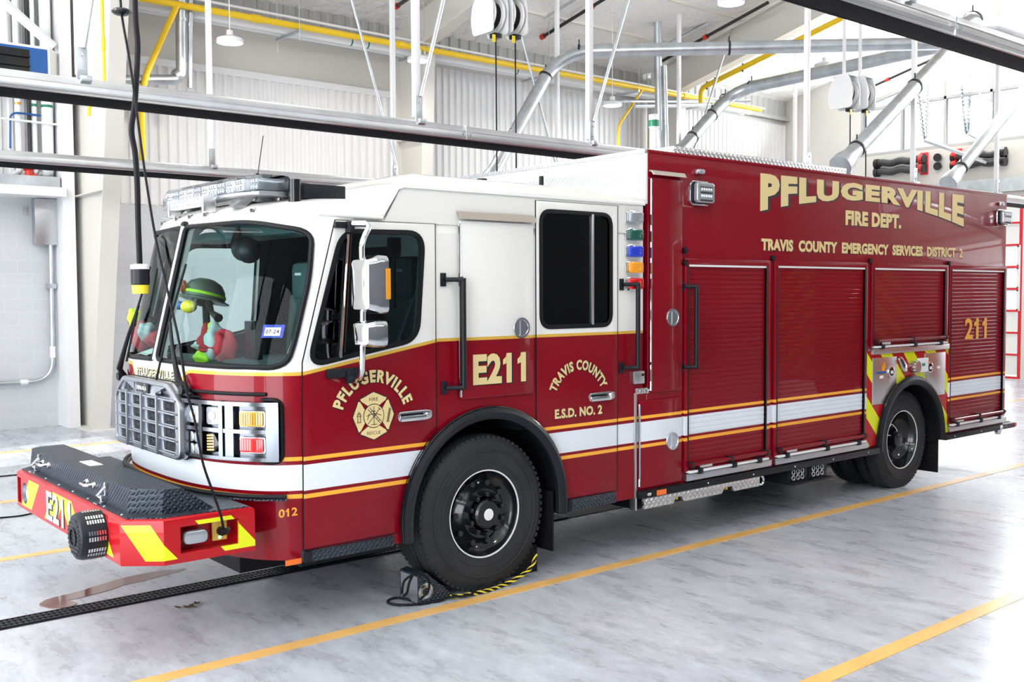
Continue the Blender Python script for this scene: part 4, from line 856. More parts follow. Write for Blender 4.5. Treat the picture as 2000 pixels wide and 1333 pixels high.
# ---- headlights, near (wrap) and far
zl0, zl1 = 1.085, 1.445; S0, S1 = .50, 1.235
def wplate(name, loops, off, t, mats, parent, far, bev=.003):
    return plate(name, loops, lambda u, v, w: wrap(u, v, off+w, far), t, mats, parent, bev)
def wgrid(name, u0, u1, v0, v1, off, mats, parent, far, n=14):
    mb = MB(); mb.grid(lambda i, j: wrap(u0+(u1-u0)*i, v0+(v1-v0)*j, off, far), n, 3); return mb.build(name, mats, parent)
def wbox(mb, u0, u1, v0, v1, o0, o1, far, n=8):
    rg = []
    for k in range(n+1):
        u = u0+(u1-u0)*k/n; rg.append([wrap(u, v0, o0, far), wrap(u, v0, o1, far), wrap(u, v1, o1, far), wrap(u, v1, o0, far)])
    mb.rings(rg); return mb
def wtube(pl, off, r, far): return [wrap(u, v, off, far) for u, v in pl]
for far in (False, True):
    mb = MB(); wbox(mb, S0, S1, zl0, zl1, .0, .012, far, 20); hl = mb.build('headlight_cluster', 'dark_chrome', truck)
    mb = MB()
    wbox(mb, S0, S1, zl1-.025, zl1, .01, .06, far, 20); wbox(mb, S0, S1, zl0, zl0+.022, .01, .06, far, 20); wbox(mb, S0, S1, (zl0+zl1)/2-.012, (zl0+zl1)/2+.012, .01, .055, far, 20)
    for u in (S0, .685, .855): wbox(mb, u, u+.03, zl0, zl1, .01, .058, far, 2)
    wbox(mb, .888, .955, zl0+.02, zl1-.02, .01, .046, far, 4); wbox(mb, S1-.07, S1, zl0, zl1, .01, .055, far, 5); mb.build('bezel', 'bezel_chrome', hl)
    pl = rrect(S0-.012, S1+.012, zl0-.012, zl1+.012, .06, 6); pts = wtube(pl, .012, .01, far); mb = MB(); mb.tube(pts+pts[:2], .014, 8, False); mb.build('bezel_gasket', 'black_rubber', hl)
    zm = (zl0+zl1)/2
    for u0, u1, a, b, mt in ((.535, .675, zm+.018, zl1-.03, 'clear_lens'), (.72, .85, zm+.018, zl1-.03, 'clear_lens'), (.535, .675, zl0+.025, zm-.018, 'clear_lens'), (.72, .85, zl0+.025, zm-.018, 'clear_lens')):
        wgrid('reflector', u0, u1, a, b, .016, 'dark_chrome', hl, far, 6)
    for u0, u1 in ((.55, .665), (.735, .84)):
        o = wplate('headlamp', [rrect(u0, u1, zm+.028, zl1-.04, .02, 4)], .018, .022, 'clear_lens', hl, far, .006)
        wplate('lamp_bulb', [circ((u0+u1)/2, (zm+zl1)/2-.005, .028, 16)], .04, .006, 'white_lens', o, far)
    for u in (.575, .635):
        wplate('lower_lamp', [circ(u, (zl0+zm)/2+.03, .034, 18)], .018, .018, 'clear_lens', hl, far, .005); wplate('lower_lamp', [circ(u, (zl0+zm)/2-.045, .034, 18)], .018, .018, 'clear_lens', hl, far, .005)
    o = wplate('turn_signal', [rpoly([(.735, zl0+.035), (.80, zl0+.035), (.845, zl0+.085), (.80, zm-.025), (.735, zm-.025)], .015, 3)], .018, .02, 'black_gloss', hl, far, .004)
    for k in range(6): wplate('signal_bar', [[(.74, zl0+.045+k*.018), (.80, zl0+.050+k*.018), (.80, zl0+.060+k*.018), (.74, zl0+.055+k*.018)]], .038, .004, 'amber', o, far, 0)
    for a, b, mt in ((zm+.035, zl1-.065, 'amber'), (zl0+.055, zm-.045, 'red_lens')):
        o = wplate('corner_light', [rrect(.985, 1.155, a-.012, b+.012, .018, 4)], .014, .016, 'chrome', hl, far, .004)
        wplate('lens', [rrect(.995, 1.145, a-.004, b+.004, .014, 4)], .03, .014, mt, o, far, .004)
        mb = MB()
        for k in range(9): wbox(mb, 1.005+k*.0155, 1.007+k*.0155, a+.004, b-.004, .043, .0442, far, 1)
        mb.build('lens_ribs', 'black_plastic' if mt == 'amber' else mt, o)
    mb = MB(); pts = [wrap(S0+.02+(S1-.10-S0)*k/20, zl1+.045, .012, far) for k in range(21)]; mb.tube(pts, .012, 8); mb.build('eyebrow_trim', 'black_rubber', hl)
# ---- grille
gx = lambda y, z: frontx(y, z)
GP = rpoly([(.655, 1.05), (1.865, 1.05), (1.865, 1.40), (1.80, 1.455), (1.66, 1.535), (.86, 1.535), (.72, 1.455), (.655, 1.40)], [.07, .07, .05, .03, .04, .04, .03, .05], 4)
GF = lambda u, v, w: Vector((-1.885+.02*((u-YC)/.64)**2-w, u, v))
gr = plate('grille', [inset(GP, -.006)], GF, .006, 'black_rubber', truck, .002)
plate('grille_backing', [inset(GP, .01)], GF, .018, 'brushed_metal', gr)
def cells():
    out = []; x0, x1, z0, z1 = .705, 1.815, 1.085, 1.425; cw, ch = (x1-x0)/4, (z1-z0)/4
    for i in range(4):
        for j in range(4): out.append((x0+i*cw+.05, x0+(i+1)*cw-.05, z0+j*ch+.014, z0+(j+1)*ch-.014))
    return out
plate('grille_surround', [GP, inset(GP, .035)], GF, .070, 'grille_metal', gr, .012)
CE = cells()
plate('grille_face', [inset(GP, .03)]+[rrect(*c, .012, 3) for c in CE]+[rpoly([(.82, 1.440), (1.06, 1.440), (1.06, 1.512), (.89, 1.512)], .01, 3), rpoly([(1.45, 1.440), (1.69, 1.440), (1.62, 1.512), (1.45, 1.512)], .01, 3)], GF, .045, 'grille_metal', gr, .008, .012)
for c in CE:
    mb = MB(); mb.box(*(GF(0, 0, .022).x, GF(0, 0, .026).x)[::-1], c[0]-.004, c[1]+.004, c[2]-.004, c[3]+.004); 
    k = 6
    for i in range(k): z = c[2]+(c[3]-c[2])*(i+.5)/k; mb.cyl((-1.915, c[0], z), (-1.915, c[1], z), .0035, 6)
    mb.build('grille_mesh', 'ink', gr, False)
for u in (.9825, 1.26, 1.5375): 
    mb = MB(); mb.box(-1.968, -1.93, u-.012, u+.014, 1.06, 1.44, .008); mb.build('grille_bar', 'grille_metal', gr)
for j in range(5):
    z = 1.085+j*.085; mb = MB(); mb.box(-1.956, -1.93, .70, 1.81, z-.006, z+.006, .004); mb.build('grille_bar', 'grille_metal', gr)
plate('grille_badge', [rrect(1.15, 1.37, 1.443, 1.508, .006, 2)], lambda u, v, w: GF(u, v, w+.055), .012, 'black_gloss', gr, .002)
lettering('badge_letters', 'FERRARA', lambda u, v, L: GF(1.35-u*.18, 1.462+v*.026, .070-L*.001), gr, ('silver_letter',), None)
# ---- wipers
def wiper(y, ytip, ztip):
    b = fpt(y, 1.50, .03); t = fpt(ytip, ztip, .05); o = bpy.data.objects.new('wiper', None); COL.objects.link(o); o.parent = truck
    mb = MB(); mb.tube([b, b.lerp(t, .12)+Vector((-.05, 0, 0)), b.lerp(t, .6)+Vector((-.03, 0, 0)), t], [.022, .020, .014, .010], 8); mb.tube([b+Vector((-.01, .05, .01)), b.lerp(t, .5)+Vector((-.02, .025, 0)), t], .007, 6); mb.build('wiper_arm', 'black_plastic', o)
    mb = MB(); q0 = fpt(ytip-.02, ztip+.38 if ztip < 2 else 2.3, .035); mb.tube([fpt(ytip+.10, ztip-.40, .03), t+Vector((-.01, 0, -.02)), q0], .008, 6); mb.build('wiper_blade', 'black_rubber', o)
    mb = MB(); mb.tube([b+Vector((-.01, .07, -.015)), b+Vector((-.015, -.09, -.03))], [.025, .016], 10); mb.cyl(b, b+Vector((-.05, 0, 0)), .03, 12); mb.build('wiper_pivot', 'black_plastic', o)
wiper(.68, 1.02, 1.92); wiper(2.02, 1.72, 2.02)
for yy in (.80, 1.90):
    p = fpt(yy-.06, 1.50, .004); mb = MB(); mb.tube([p+Vector((0, -.05, -.02)), p+Vector((-.02, -.03, .05)), p+Vector((-.01, .0, .06)), p+Vector((0, .02, .0))], .004, 6); mb.build('washer_hose', 'black_rubber', truck)
# ---- clearance lamps over the windshield, lightbar and roof gear
for yy in (.47, .98, 1.225, 1.47, 1.98):
    mb = MB(); p = fpt(yy, 2.625, .0); mb.box(p.x-.014, p.x+.01, yy-.022, yy+.022, 2.612, 2.645, .006); o = mb.build('clearance_lamp', 'chrome', truck)
    mb = MB(); mb.box(p.x-.018, p.x-.012, yy-.015, yy+.015, 2.617, 2.640, .003); mb.build('lamp_lens', 'dark_chrome', o)
lb = bpy.data.objects.new('lightbar', None); COL.objects.link(lb); lb.parent = truck
def lbx(y): d = abs(y-YC); return -1.42+max(0, d-.55)*.28
def lbring(z, g=0.): 
    ys = [.42+1.61*k/30 for k in range(31)]; f = [Vector((lbx(y)-.14-g, y, z)) for y in ys]; bk = [Vector((-1.27+g, y, z)) for y in ys[::-1]]
    return f+bk
mb = MB(); mb.rings([lbring(2.725, -.02), lbring(2.732), lbring(2.748), lbring(2.754, -.01)]); mb.build('lightbar_base', 'brushed_metal', lb)
mb = MB(); mb.rings([lbring(2.755), lbring(2.838), lbring(2.855, -.015), lbring(2.858, -.05)]); mb.build('lightbar_cover', 'lightbar_glass', lb)
for k in range(12):
    y = .505+k*.1309; x = lbx(y); mb = MB(); mb.box(x-.11, x+.08, y-.06, y+.06, 2.760, 2.838, .01)
    mb.build('light_module', 'white_lens' if k % 3 else 'clear_lens', lb)
    mb = MB()
    for i in range(3):
        for j in range(2): mb.lathe([(.016, 0), (.010, .008), (.002, .010)], (x-.111, y-.035+i*.035, 2.781+j*.036), (-1, 0, 0), 10)
    mb.build('led_reflector', 'chrome', lb)
for yy in (.66, 1.79):
    mb = MB(); 
    for dx in (-.10, .10):
        mb.prism([(lbx(yy)-.02+dx*.3, 2.74), (lbx(yy)+.04+dx*.3, 2.74), (lbx(yy)+dx*1.3+.05, 2.655), (lbx(yy)+dx*1.3-.04, 2.655)], lambda u, v, w: Vector((u, w, v)), yy-.05, yy+.05)
    mb.build('lightbar_foot', 'stainless', lb)
sb = bpy.data.objects.new('scene_light_strip', None); COL.objects.link(sb); sb.parent = truck
mb = MB(); mb.box(-1.66, -1.60, .93, 1.46, 2.685, 2.745, .01); mb.build('strip_housing', 'white_steel', sb)
mb = MB()
for k in range(12):
    for j in (2.702, 2.729): mb.cyl((-1.66, .96+k*.043, j), (-1.666, .96+k*.043, j), .009, 8)
mb.build('strip_leds', 'clear_lens', sb)
for yy in (.90, 1.49): mb = MB(); mb.box(-1.66, -1.57, yy-.02, yy+.02, 2.64, 2.755, .01); mb.build('strip_bracket', 'stainless', sb)
mb = MB(); mb.box(-1.46, -1.10, .62, 1.15, 2.70, 2.735, .005); mb.build('roof_walk_plate', 'tread_plate', truck)
rb = bpy.data.objects.new('roof_equipment_box', None); COL.objects.link(rb); rb.parent = truck
mb = MB(); mb.box(-1.21, -.90, .355, 1.05, 2.715, 2.81, .006); mb.build('box_case', 'black_plastic', rb)
mb = MB(); mb.box(-1.19, -.93, .38, 1.02, 2.67, 2.72); mb.build('box_foot', 'black_rubber', rb)
mb = MB(); mb.lathe([(.02, 0), (.11, .01), (.10, .035), (.04, .05), (.02, .06)], (-1.07, .72, 2.81), (0, 0, 1), 20); mb.box(-1.22, -.92, .66, .78, 2.81, 2.825, .004); mb.build('box_dome', 'black_gloss', rb)
mb = MB(); mb.cyl((-1.27, .36, 2.66), (-1.27, .36, 2.83), .04, 24); mb.build('roof_canister', 'black_gloss', truck)
p = aty(503, 345, .60); mb = MB(); mb.cyl(p, p+Vector((0, 0, .02)), .012, 10); mb.tube([p, aty(514, 265, .60)], .003, 6); mb.build('whip_antenna', 'black_plastic', truck)
# ---- bumper with tool box, siren, recessed lamps
bp = bpy.data.objects.new('front_bumper', None); COL.objects.link(bp); bp.parent = truck
BO = [(-1.755, -.005), (-2.30, -.005), (-2.49, .15), (-2.49, 2.30), (-2.30, 2.455), (-1.755, 2.455)]
mb = MB(); zt, zb_ = .845, .585
def off(pl, d): return inset(pl, d)
rg = [[Vector((u, v, z)) for u, v in off(BO, d)] for z, d in ((zb_, .02), (zb_, .004), (zb_+.012, 0), (zt-.03, 0), (zt-.008, .006), (zt, .03))]
mb.rings(rg); bo = mb.build('bumper_shell', 'bumper_chevron', bp)
hole = MB(); hole.box(-2.205, -1.855, -.3, .10, .640, .790); mb2 = MB()
c2 = MB(); c2.lathe([(.075, 0), (.075, .2)], (-2.6, 2.10, .705), (1, 0, 0), 28); c3 = MB(); c3.box(-2.6, -2.40, 2.20, 2.285, .62, .80)
boolean(bo, [hole.build('cut', 'red_paint'), c2.build('cut', 'black_gloss'), c3.build('cut', 'black_gloss')])
mb = MB(); dk = off(BO, .035); mb.rings([[Vector((u, v, z)) for u, v in dk] for z in (.84, .852)]); mb.build('bumper_deck', 'black_tread', bp)
for k in range(7): mb = MB(); mb.sphere((-2.44, .25+k*.3, .853), .010, 8, 5, (1, 1, .5)); mb.build('deck_bolt', 'stainless', bp)
mb = MB(); mb.prism(off(BO, .06)[0:0] or [(-1.755, .05), (-2.0, .05), (-2.0, 2.40), (-1.755, 2.40)], lambda u, v, w: Vector((u, v, w)), .60, .90) if 0 else None
pts = [fpt(y, .868, .05) for y in [.06+2.33*k/24 for k in range(25)]]; 
mb.tube(pts, .015, 8); mb.build('bumper_gasket', 'black_rubber', bp)
mb = MB(); mb.rings([[fpt(y, .845, .06)+Vector((0, 0, 0)), fpt(y, .845, .02), fpt(y, .870, .02), fpt(y, .870, .05)] for y in [.06+2.33*k/24 for k in range(25)]]); mb.build('deck_kick_plate', 'black_tread', bp)
tb = bpy.data.objects.new('tool_box', None); COL.objects.link(tb); tb.parent = bp
def tbx(zc, d): return None
b0 = [(-2.40, .29), (-2.26, .12), (-1.96, .10), (-1.96, 2.36), (-2.32, 2.36), (-2.40, 2.30)]
t0 = [(-2.385, .29), (-2.25, .115), (-2.15, .105), (-2.15, 2.36), (-2.31, 2.355), (-2.385, 2.30)]
mb = MB(); mb.rings([[Vector((u, v, .85)) for u, v in b0], [Vector((u, v, .990)) for u, v in t0]]); mb.build('box_body', 'black_tread', tb, False)
mb = MB(); mb.box(-2.31, -2.23, 1.22, 1.45, .990, .993); 
mb.build('lid_label', 'paper', tb, False)
for yy in (1.92, .95):
    xq = -2.392; mb = MB()
    for q in (-.07, .07): mb.lathe([(.022, 0), (.018, .012), (.008, .016)], (xq, yy+q, .925), (-1, 0, 0), 12)
    mb.tube(bend([(xq, yy-.07, .93), (xq-.05, yy-.06, .925), (xq-.05, yy+.06, .925), (xq, yy+.07, .93)], .03), .011, 10); mb.build('box_handle', 'chrome', tb)
for yy in (2.08, .66):
    mb = MB(); mb.box(-2.43, -2.395, yy-.02, yy+.02, .86, .90, .003); mb.box(-2.405, -2.385, yy-.015, yy+.015, .90, .975, .003); mb.tube([(-2.41, yy, .87), (-2.45, yy, .90), (-2.40, yy, .95)], .007, 6); mb.box(-2.46, -2.40, yy-.035, yy+.035, .851, .858); mb.build('box_latch', 'chrome', tb)
sr = bpy.data.objects.new('siren_speaker', None); COL.objects.link(sr); sr.parent = bp
sc_ = (-2.49, .475, .715); mb = MB(); mb.lathe([(.10, .0), (.138, .0), (.138, .115), (.128, .14), (.11, .150), (.005, .152)], sc_, (-1, 0, 0), 40); mb.build('siren_body', 'black_plastic', sr)
mb = MB()
for k in range(7):
    for j in range(26):
        a = 2*PI*j/26
        if j % 3 != 2:
            c = Vector((sc_[0]-.016-k*.0145, sc_[1]+.139*math.cos(a), sc_[2]+.139*math.sin(a))); t = Vector((0, -math.sin(a), math.cos(a)))*.012; n = Vector((0, math.cos(a), math.sin(a)))*.002; ex = Vector((.0045, 0, 0))
            mb.rings([[c-t-ex, c-t+ex, c-t+ex+n, c-t-ex+n], [c+t-ex, c+t+ex, c+t+ex+n, c+t-ex+n]])
mb.build('siren_vent_pattern', 'chrome', sr, False)
mb = MB()
for k in range(9): zz = sc_[2]-.096+k*.024; w_ = math.sqrt(max(0, .108**2-(zz-sc_[2])**2)); mb.box(sc_[0]-.1535, sc_[0]-.150, sc_[1]-w_, sc_[1]+w_, zz-.005, zz+.005)
mb.lathe([(.055, .150), (.055, .159), (.046, .160), (.046, .150)], sc_, (-1, 0, 0), 28, False); mb.build('siren_face', 'black_plastic', sr)
wl = plate('recess_light', [rrect(-2.178, -2.035, .676, .754, .035, 5)], side(.06), .05, 'clear_lens', bp, .012)
pi = plate('shore_inlet', [rrect(-1.985, -1.895, .66, .775, .006, 2)], side(.085), .012, 'receptacle_yellow', bp, .002)
mb = MB(); mb.cyl((-1.935, .073, .715), (-1.935, .045, .715), .026, 16); mb.build('inlet_socket', 'black_plastic', pi)
mb = MB(); mb.cyl((-1.94, .073, .678), (-1.94, .070, .678), .010, 10); mb.build('indicator', 'green_glow', pi)
mb = MB(); mb.box(-2.475, -2.40, 2.202, 2.283, .622, .798); mb.build('marker_lamp', 'black_gloss', bp)
mb = MB(); mb.lathe([(.0745, .0), (.0745, .025), (.05, .055), (.02, .085)], (-2.489, 2.10, .705), (1, 0, 0), 26, False); mb.build('horn_throat', 'grille_metal', bp)
mb = MB(); mb.cyl((-2.41, 2.10, .705), (-2.40, 2.10, .705), .074, 24); mb.build('horn_back', 'black_gloss', bp)
for yy in (.33, 1.35): mb = MB(); mb.sphere((-2.40, yy, .575), .055, 14, 8, (1, 1, .45)); mb.build('tow_eye', 'black_gloss', bp)
lettering('number_lettering', 'E211', lambda u, v, L: Vector((-2.4935+L*.0015, 1.56-u*.52, .615+v*.195)), bp, ('silver_letter', 'ink'), (.02, -.03))
# ---- interior seen through the glass
it = bpy.data.objects.new('cab_interior', None); COL.objects.link(it); it.parent = truck
mb = MB(); mb.box(-1.45, -.74, .06, W_-.06, 1.03, 1.08); mb.box(.74, 1.5, .06, W_-.06, 1.03, 1.08); mb.box(-.74, .74, .64, W_-.64, 1.03, 1.08); mb.build('cab_floor', 'dash_dark', it)
mb = MB(); mb.prism([(-1.70, 1.1), (-1.70, 1.60), (-1.45, 1.66), (-1.12, 1.62), (-1.05, 1.45), (-1.05, 1.1)], SY, .30, W_-.30); mb.build('dashboard', 'dash_dark', it)
mb = MB(); mb.box(-.95, .4, .85, 1.60, 1.08, 1.62, .05); mb.build('engine_cover', 'dash_dark', it)
mb = MB(); mb.box(-1.2, -.9, .12, W_-.12, 2.50, 2.60, .02); mb.build('overhead_console', 'dash_dark', it)
mb = MB(); mb.sphere((-1.25, 1.17, 2.42), .10, 16, 10, (.8, 1.1, .9)); mb.sphere((-1.28, 1.02, 2.40), .09, 14, 8); mb.tube([(-1.2, 1.35, 2.56), (-1.28, 1.25, 2.46)], .03, 8); mb.build('overhead_fan', 'black_plastic', it)
for yy, nm in ((.48, 'driver'), (1.97, 'officer')):
    st = bpy.data.objects.new('seat', None); COL.objects.link(st); st.parent = it
    mb = MB(); mb.box(-.85, -.33, yy-.25, yy+.25, 1.45, 1.60, .05); mb.build('seat_cushion', 'seat_grey', st)
    mb = MB(); mb.box(-.42, -.28, yy-.24, yy+.24, 1.58, 2.10, .05, Matrix.Translation((-.35, 0, 1.6)) @ Matrix.Rotation(.10, 4, 'Y') @ Matrix.Translation((.35, 0, -1.6))); mb.build('seat_back', 'seat_grey', st)
    mb = MB(); mb.box(-.40, -.26, yy-.15, yy+.15, 2.05, 2.36, .06); mb.build('headrest', 'seat_grey', st)
    mb = MB(); mb.box(-.408, -.398, yy-.05, yy+.05, 2.25, 2.27); mb.build('headrest_badge', 'silver_letter', st)
    mb = MB(); mb.tube([(-.25, yy-.3, 2.5), (-.45, yy-.22, 2.0), (-.6, yy-.2, 1.62)], .018, 6); mb.build('seat_belt', 'coat_grey', st)
mb = MB(); c = Vector((-.98, .50, 1.70)); ax = Vector((-.55, 0, .83)).normalized(); a1 = Vector((0, 1, 0)); a2 = ax.cross(a1)
mb.tube([c+(a1*math.cos(t)+a2*math.sin(t))*.21 for t in [2*PI*k/28 for k in range(29)]], .016, 8, False)
for t in (0, 2.1, 4.2): mb.tube([c-ax*.03, c+(a1*math.cos(t)+a2*math.sin(t))*.21], .013, 6)
mb.tube([c-ax*.03, c-ax*.35], .03, 8); mb.build('steering_wheel', 'black_plastic', it)
mb = MB(); mb.box(.35, .45, .08, 1.0, 1.1, 2.5); mb.box(.35, .45, 1.75, W_-.08, 1.1, 2.5, 0); mb.build('bulkhead', 'black_plastic', it)
mb = MB(); mb.box(-1.40, -1.34, .70, .86, 1.66, 1.92, .01); mb.build('dash_screen', 'black_gloss', it)
mb = MB(); mb.tube([(-1.12, 2.10, 1.3), (-1.14, 2.10, 2.05)], .03, 8); mb.sphere((-1.15, 2.10, 2.07), .10, 12, 8, (1, 1, .7)); mb.build('helmet_rest', 'black_plastic', it)
mb = MB(); mb.tube([(-.55, .30, 2.48), (-.56, .30, 2.2), (-.55, .31, 2.0)], .010, 6); mb.box(-.60, -.52, .27, .33, 2.36, 2.48, .01); mb.build('radio_mic', 'black_plastic', it)
plate('inspection_sticker', [rrect(.100, .190, 1.835, 1.91, .004, 2)], lambda u, v, w: fpt(u, v, .002-.006-w), .001, 'sticker_blue', truck)
plate('sticker_face', [rrect(.108, .182, 1.845, 1.895, .002, 2)], lambda u, v, w: fpt(u, v, .008+w), .001, 'paper', truck)
plate('inspection_sticker', [rrect(.095, .195, 1.832, 1.912, .004, 2)], lambda u, v, w: fpt(u, v, .0065+w), .001, 'sticker_blue', truck)
lettering('sticker_date', '07-24', lambda u, v, L: fpt(.177-u*.064, 1.857+v*.026, .0095), truck, ('ink',), None)
# ================================================================ body box behind the cab
BX0, BX1, BT = 1.640, 7.845, 3.225
mb = MB(); mb.box(BX0, BX1, 0, W_, .50, BT, .012); bx = mb.build('body_box', 'livery', truck)
mb = MB(); mb.lathe([(.60, -.02), (.60, .75)], (5.70, 0, .52), (0, 1, 0), 44); k1 = mb.build('cut', 'black_plastic')
mb = MB(); mb.lathe([(.60, W_-.75), (.60, W_+.02)], (5.70, 0, .52), (0, 1, 0), 44); k2 = mb.build('cut', 'black_plastic')
boolean(bx, [k1, k2])
mb = MB(); mb.box(1.492, 1.66, .004, W_-.004, .45, 1.30, .006); mb.build('lower_front_body', 'red_paint', truck)
mb = MB(); mb.box(1.500, 1.66, -.004, .40, 1.29, 1.335, .004); mb.build('step_tread', 'tread_plate', truck)
mb = MB(); mb.box(1.484, 1.506, -.014, .05, .36, 1.30, .006); mb.build('corner_guard', 'brushed_metal', truck)
mb = MB(); mb.box(1.50, 1.66, .10, W_-.1, 1.3, 2.85); mb.build('gap_filler', 'black_rubber', truck)
mb = MB(); mb.box(1.455, 1.575, -.03, 0, 1.375, 1.475, .005); o = mb.build('outlet_box', 'brushed_metal', truck)
mb = MB(); mb.box(1.54, 1.568, -.033, -.03, 1.435, 1.455); mb.build('outlet_label', 'ink', o)
# bulkhead faced in tread plate above the cab
mb = MB(); mb.box(1.615, 1.642, .002, W_-.002, 2.80, 3.215, .004); fb = mb.build('front_bulkhead', 'white_steel', truck)
mb = MB(); mb.box(1.611, 1.616, .17, W_-.17, 2.85, 3.10); mb.build('bulkhead_plate', 'fine_tread', fb)
mb = MB(); mb.box(1.600, 1.66, 0, W_, 3.20, 3.232, .004); mb.build('top_edge', 'fine_tread', fb)
mb = MB(); mb.box(2.02, 4.55, .06, W_-.06, 3.2, 3.30, .008); mb.build('roof_walkway', 'tread_plate', truck)
mb = MB(); mb.box(BX0, BX1, -.006, .03, 3.205, 3.232, .004); mb.build('roof_edge', 'red_paint', truck)
# narrow side doors
d1 = plate('side_door', [rrect(1.665, 2.035, 1.292, 3.012, .01, 2)], SD, .020, 'livery', truck, .006)
mb = MB(); mb.tube([(1.662, -.018, 1.31), (1.662, -.018, 3.0)], .009, 8); mb.build('hinge', 'chrome', d1); dring(1.916, 1.892, d1, -.02)
d2 = plate('side_door', [rrect(1.530, 2.032, .530, 1.235, .01, 2)], SD, .020, 'livery', truck, .006)
mb = MB(); mb.tube([(1.528, -.018, .55), (1.528, -.018, 1.21)], .009, 8); mb.build('hinge', 'chrome', d2); dring(1.914, .88, d2, -.02)
grab(2.150, 1.47, 2.155, 2.056)
for z in (2.44, 2.34): mb = MB(); mb.cyl((2.07, .0, z), (2.07, -.03, z), .024, 14); mb.build('door_bumper', 'black_rubber', truck)
# roll-up shutters
def shutter(x0, x1, z0, z1, px0, px1, n):
    prof = []; h = (z1-z0)/n
    for k in range(n): z = z0+k*h; prof += [(z, .004), (z+h*.16, .016), (z+h*.86, .016), (z+h*.98, .004)]
    prof = [(z0, -.02)]+prof+[(z1, -.02)]
    mb = MB(); mb.rings([[Vector((x, -w+.012, z)) for z, w in prof] for x in (x0, x1)]); o = mb.build('roll_up_shutter', 'livery', truck)
    fr = [[(px0, z0-.06), (px1, z0-.06), (px1, z1+.052), (px0, z1+.052)], [(x0, z0-.05), (x1, z0-.05), (x1, z1), (x0, z1)]]
    plate('shutter_frame', fr, SD, .022, 'livery', o, .004)
    for a_, c_ in ((x0-.012, x0), (x1, x1+.014)): mb = MB(); mb.box(a_, c_, -.026, 0, z0-.02, z1, .002); mb.build('guide_track', 'black_plastic', o)
    mb = MB(); mb.box(x0, x1, -.020, 0, z1-.016, z1+.004); mb.build('header_seal', 'silver_letter', o)
    mb = MB(); mb.tube([(x0-.01, -.055, z0-.005), (x1+.02, -.055, z0-.005)], .014, 10); mb.build('lift_bar', 'red_paint', o)
    for q in (x0+.01, (x0+x1)/2, x1-.02): mb = MB(); mb.box(q-.016, q+.016, -.07, 0, z0-.03, z0+.018, .006); mb.build('bar_bracket', 'black_plastic', o)
    mb = MB(); mb.box(x0-.01, x1+.02, -.05, 0, z0-.075, z0-.055, .004); mb.build('sill_strip', 'white_steel', o)
    for q in (x0+.12, (x0+x1)/2+.05, x1-.12): mb = MB(); mb.box(q-.03, q+.03, -.06, 0, z0-.09, z0-.04, .006); mb.build('strip_clip', 'black_plastic', o)
    mb = MB(); mb.box(x0+.15, x0+.30, -.03, -.02, z0-.045, z0-.02); mb.build('sill_label', 'paper', o)
    mb = MB(); mb.box(px0+.01, px1+.02, -.035, 0, z0-.14, z0-.082, .004); mb.build('sill_plate', 'aluminium', o)
    return o
s1 = shutter(2.115, 3.165, .665, 2.325, 2.068, 3.225, 40); s2 = shutter(3.338, 4.770, .665, 2.330, 3.290, 4.822, 40)
s3 = shutter(4.948, 6.365, 1.60, 2.330, 4.900, 6.440, 18); s4 = shutter(6.520, 7.760, .675, 2.330, 6.475, 7.835, 40)
for q in (3.265, 4.87, 6.455): mb = MB(); mb.cyl((q, 0, 2.40), (q, -.025, 2.40), .024, 14); mb.build('header_button', 'black_rubber', truck)
# rub rails, tread step, equipment hung under the body
for a, b in ((1.513, 5.03), (6.37, 8.06)):
    mb = MB(); mb.box(a, b, -.055, .06, .455, .512, .006); o = mb.build('rub_rail', 'black_plastic', truck)
    x = a+.2
    while x < b: mb = MB(); mb.sphere((x, -.056, .485), .009, 8, 5, (1, .5, 1)); mb.build('rail_bolt', 'chrome', o); x += .62
plate('side_reflector', [[(1.69, .462), (1.80, .462), (1.80, .505), (1.69, .505)]], side(-.055), .008, 'orange_reflector', truck, .002)
mb = MB(); mb.sphere((1.60, -.058, .485), .02, 10, 6, (1.3, .5, .7)); mb.build('courtesy_lamp', 'chrome', truck)
mb = MB(); mb.box(8.02, 8.08, -.06, .05, .465, .505, .003); mb.build('rear_marker', 'red_lens', truck)
mb = MB(); mb.cyl((7.72, -.02, .44), (7.72, .02, .44), .05, 16); mb.sphere((7.66, -.06, .485), .03, 10, 6); mb.build('tow_hook', 'chrome', truck)
mb = MB(); mb.box(7.84, 8.08, .02, W_-.02, .44, .52, .01); mb.build('rear_step', 'black_tread', truck)
pl = [(1.55, .368), (1.90, .368), (1.93, .415), (2.0, .415), (2.03, .368), (2.52, .368), (2.56, .415), (2.66, .415), (2.69, .368), (3.05, .368), (3.05, .455), (1.55, .455)]
st = plate('folding_step', [pl], side(-.02), .03, 'tread_plate', truck, .004)
mb = MB(); mb.box(1.52, 3.06, .02, .5, .36, .46); mb.build('step_well', 'black_rubber', st)
for x in (1.965, 2.61): mb = MB(); mb.box(x-.012, x+.012, -.03, -.01, .39, .41); mb.build('step_marker', 'bright_yellow', st)
mb = MB(); mb.cyl((3.10, -.02, .41), (3.10, .08, .41), .045, 16); mb.lathe([(.03, -.02), (.045, -.03), (.045, -.02)], (3.1, 0, .41), (0, 1, 0), 14); mb.build('drain_cap', 'chrome', truck)
ch = bpy.data.objects.new('chain_box', None); COL.objects.link(ch); ch.parent = truck
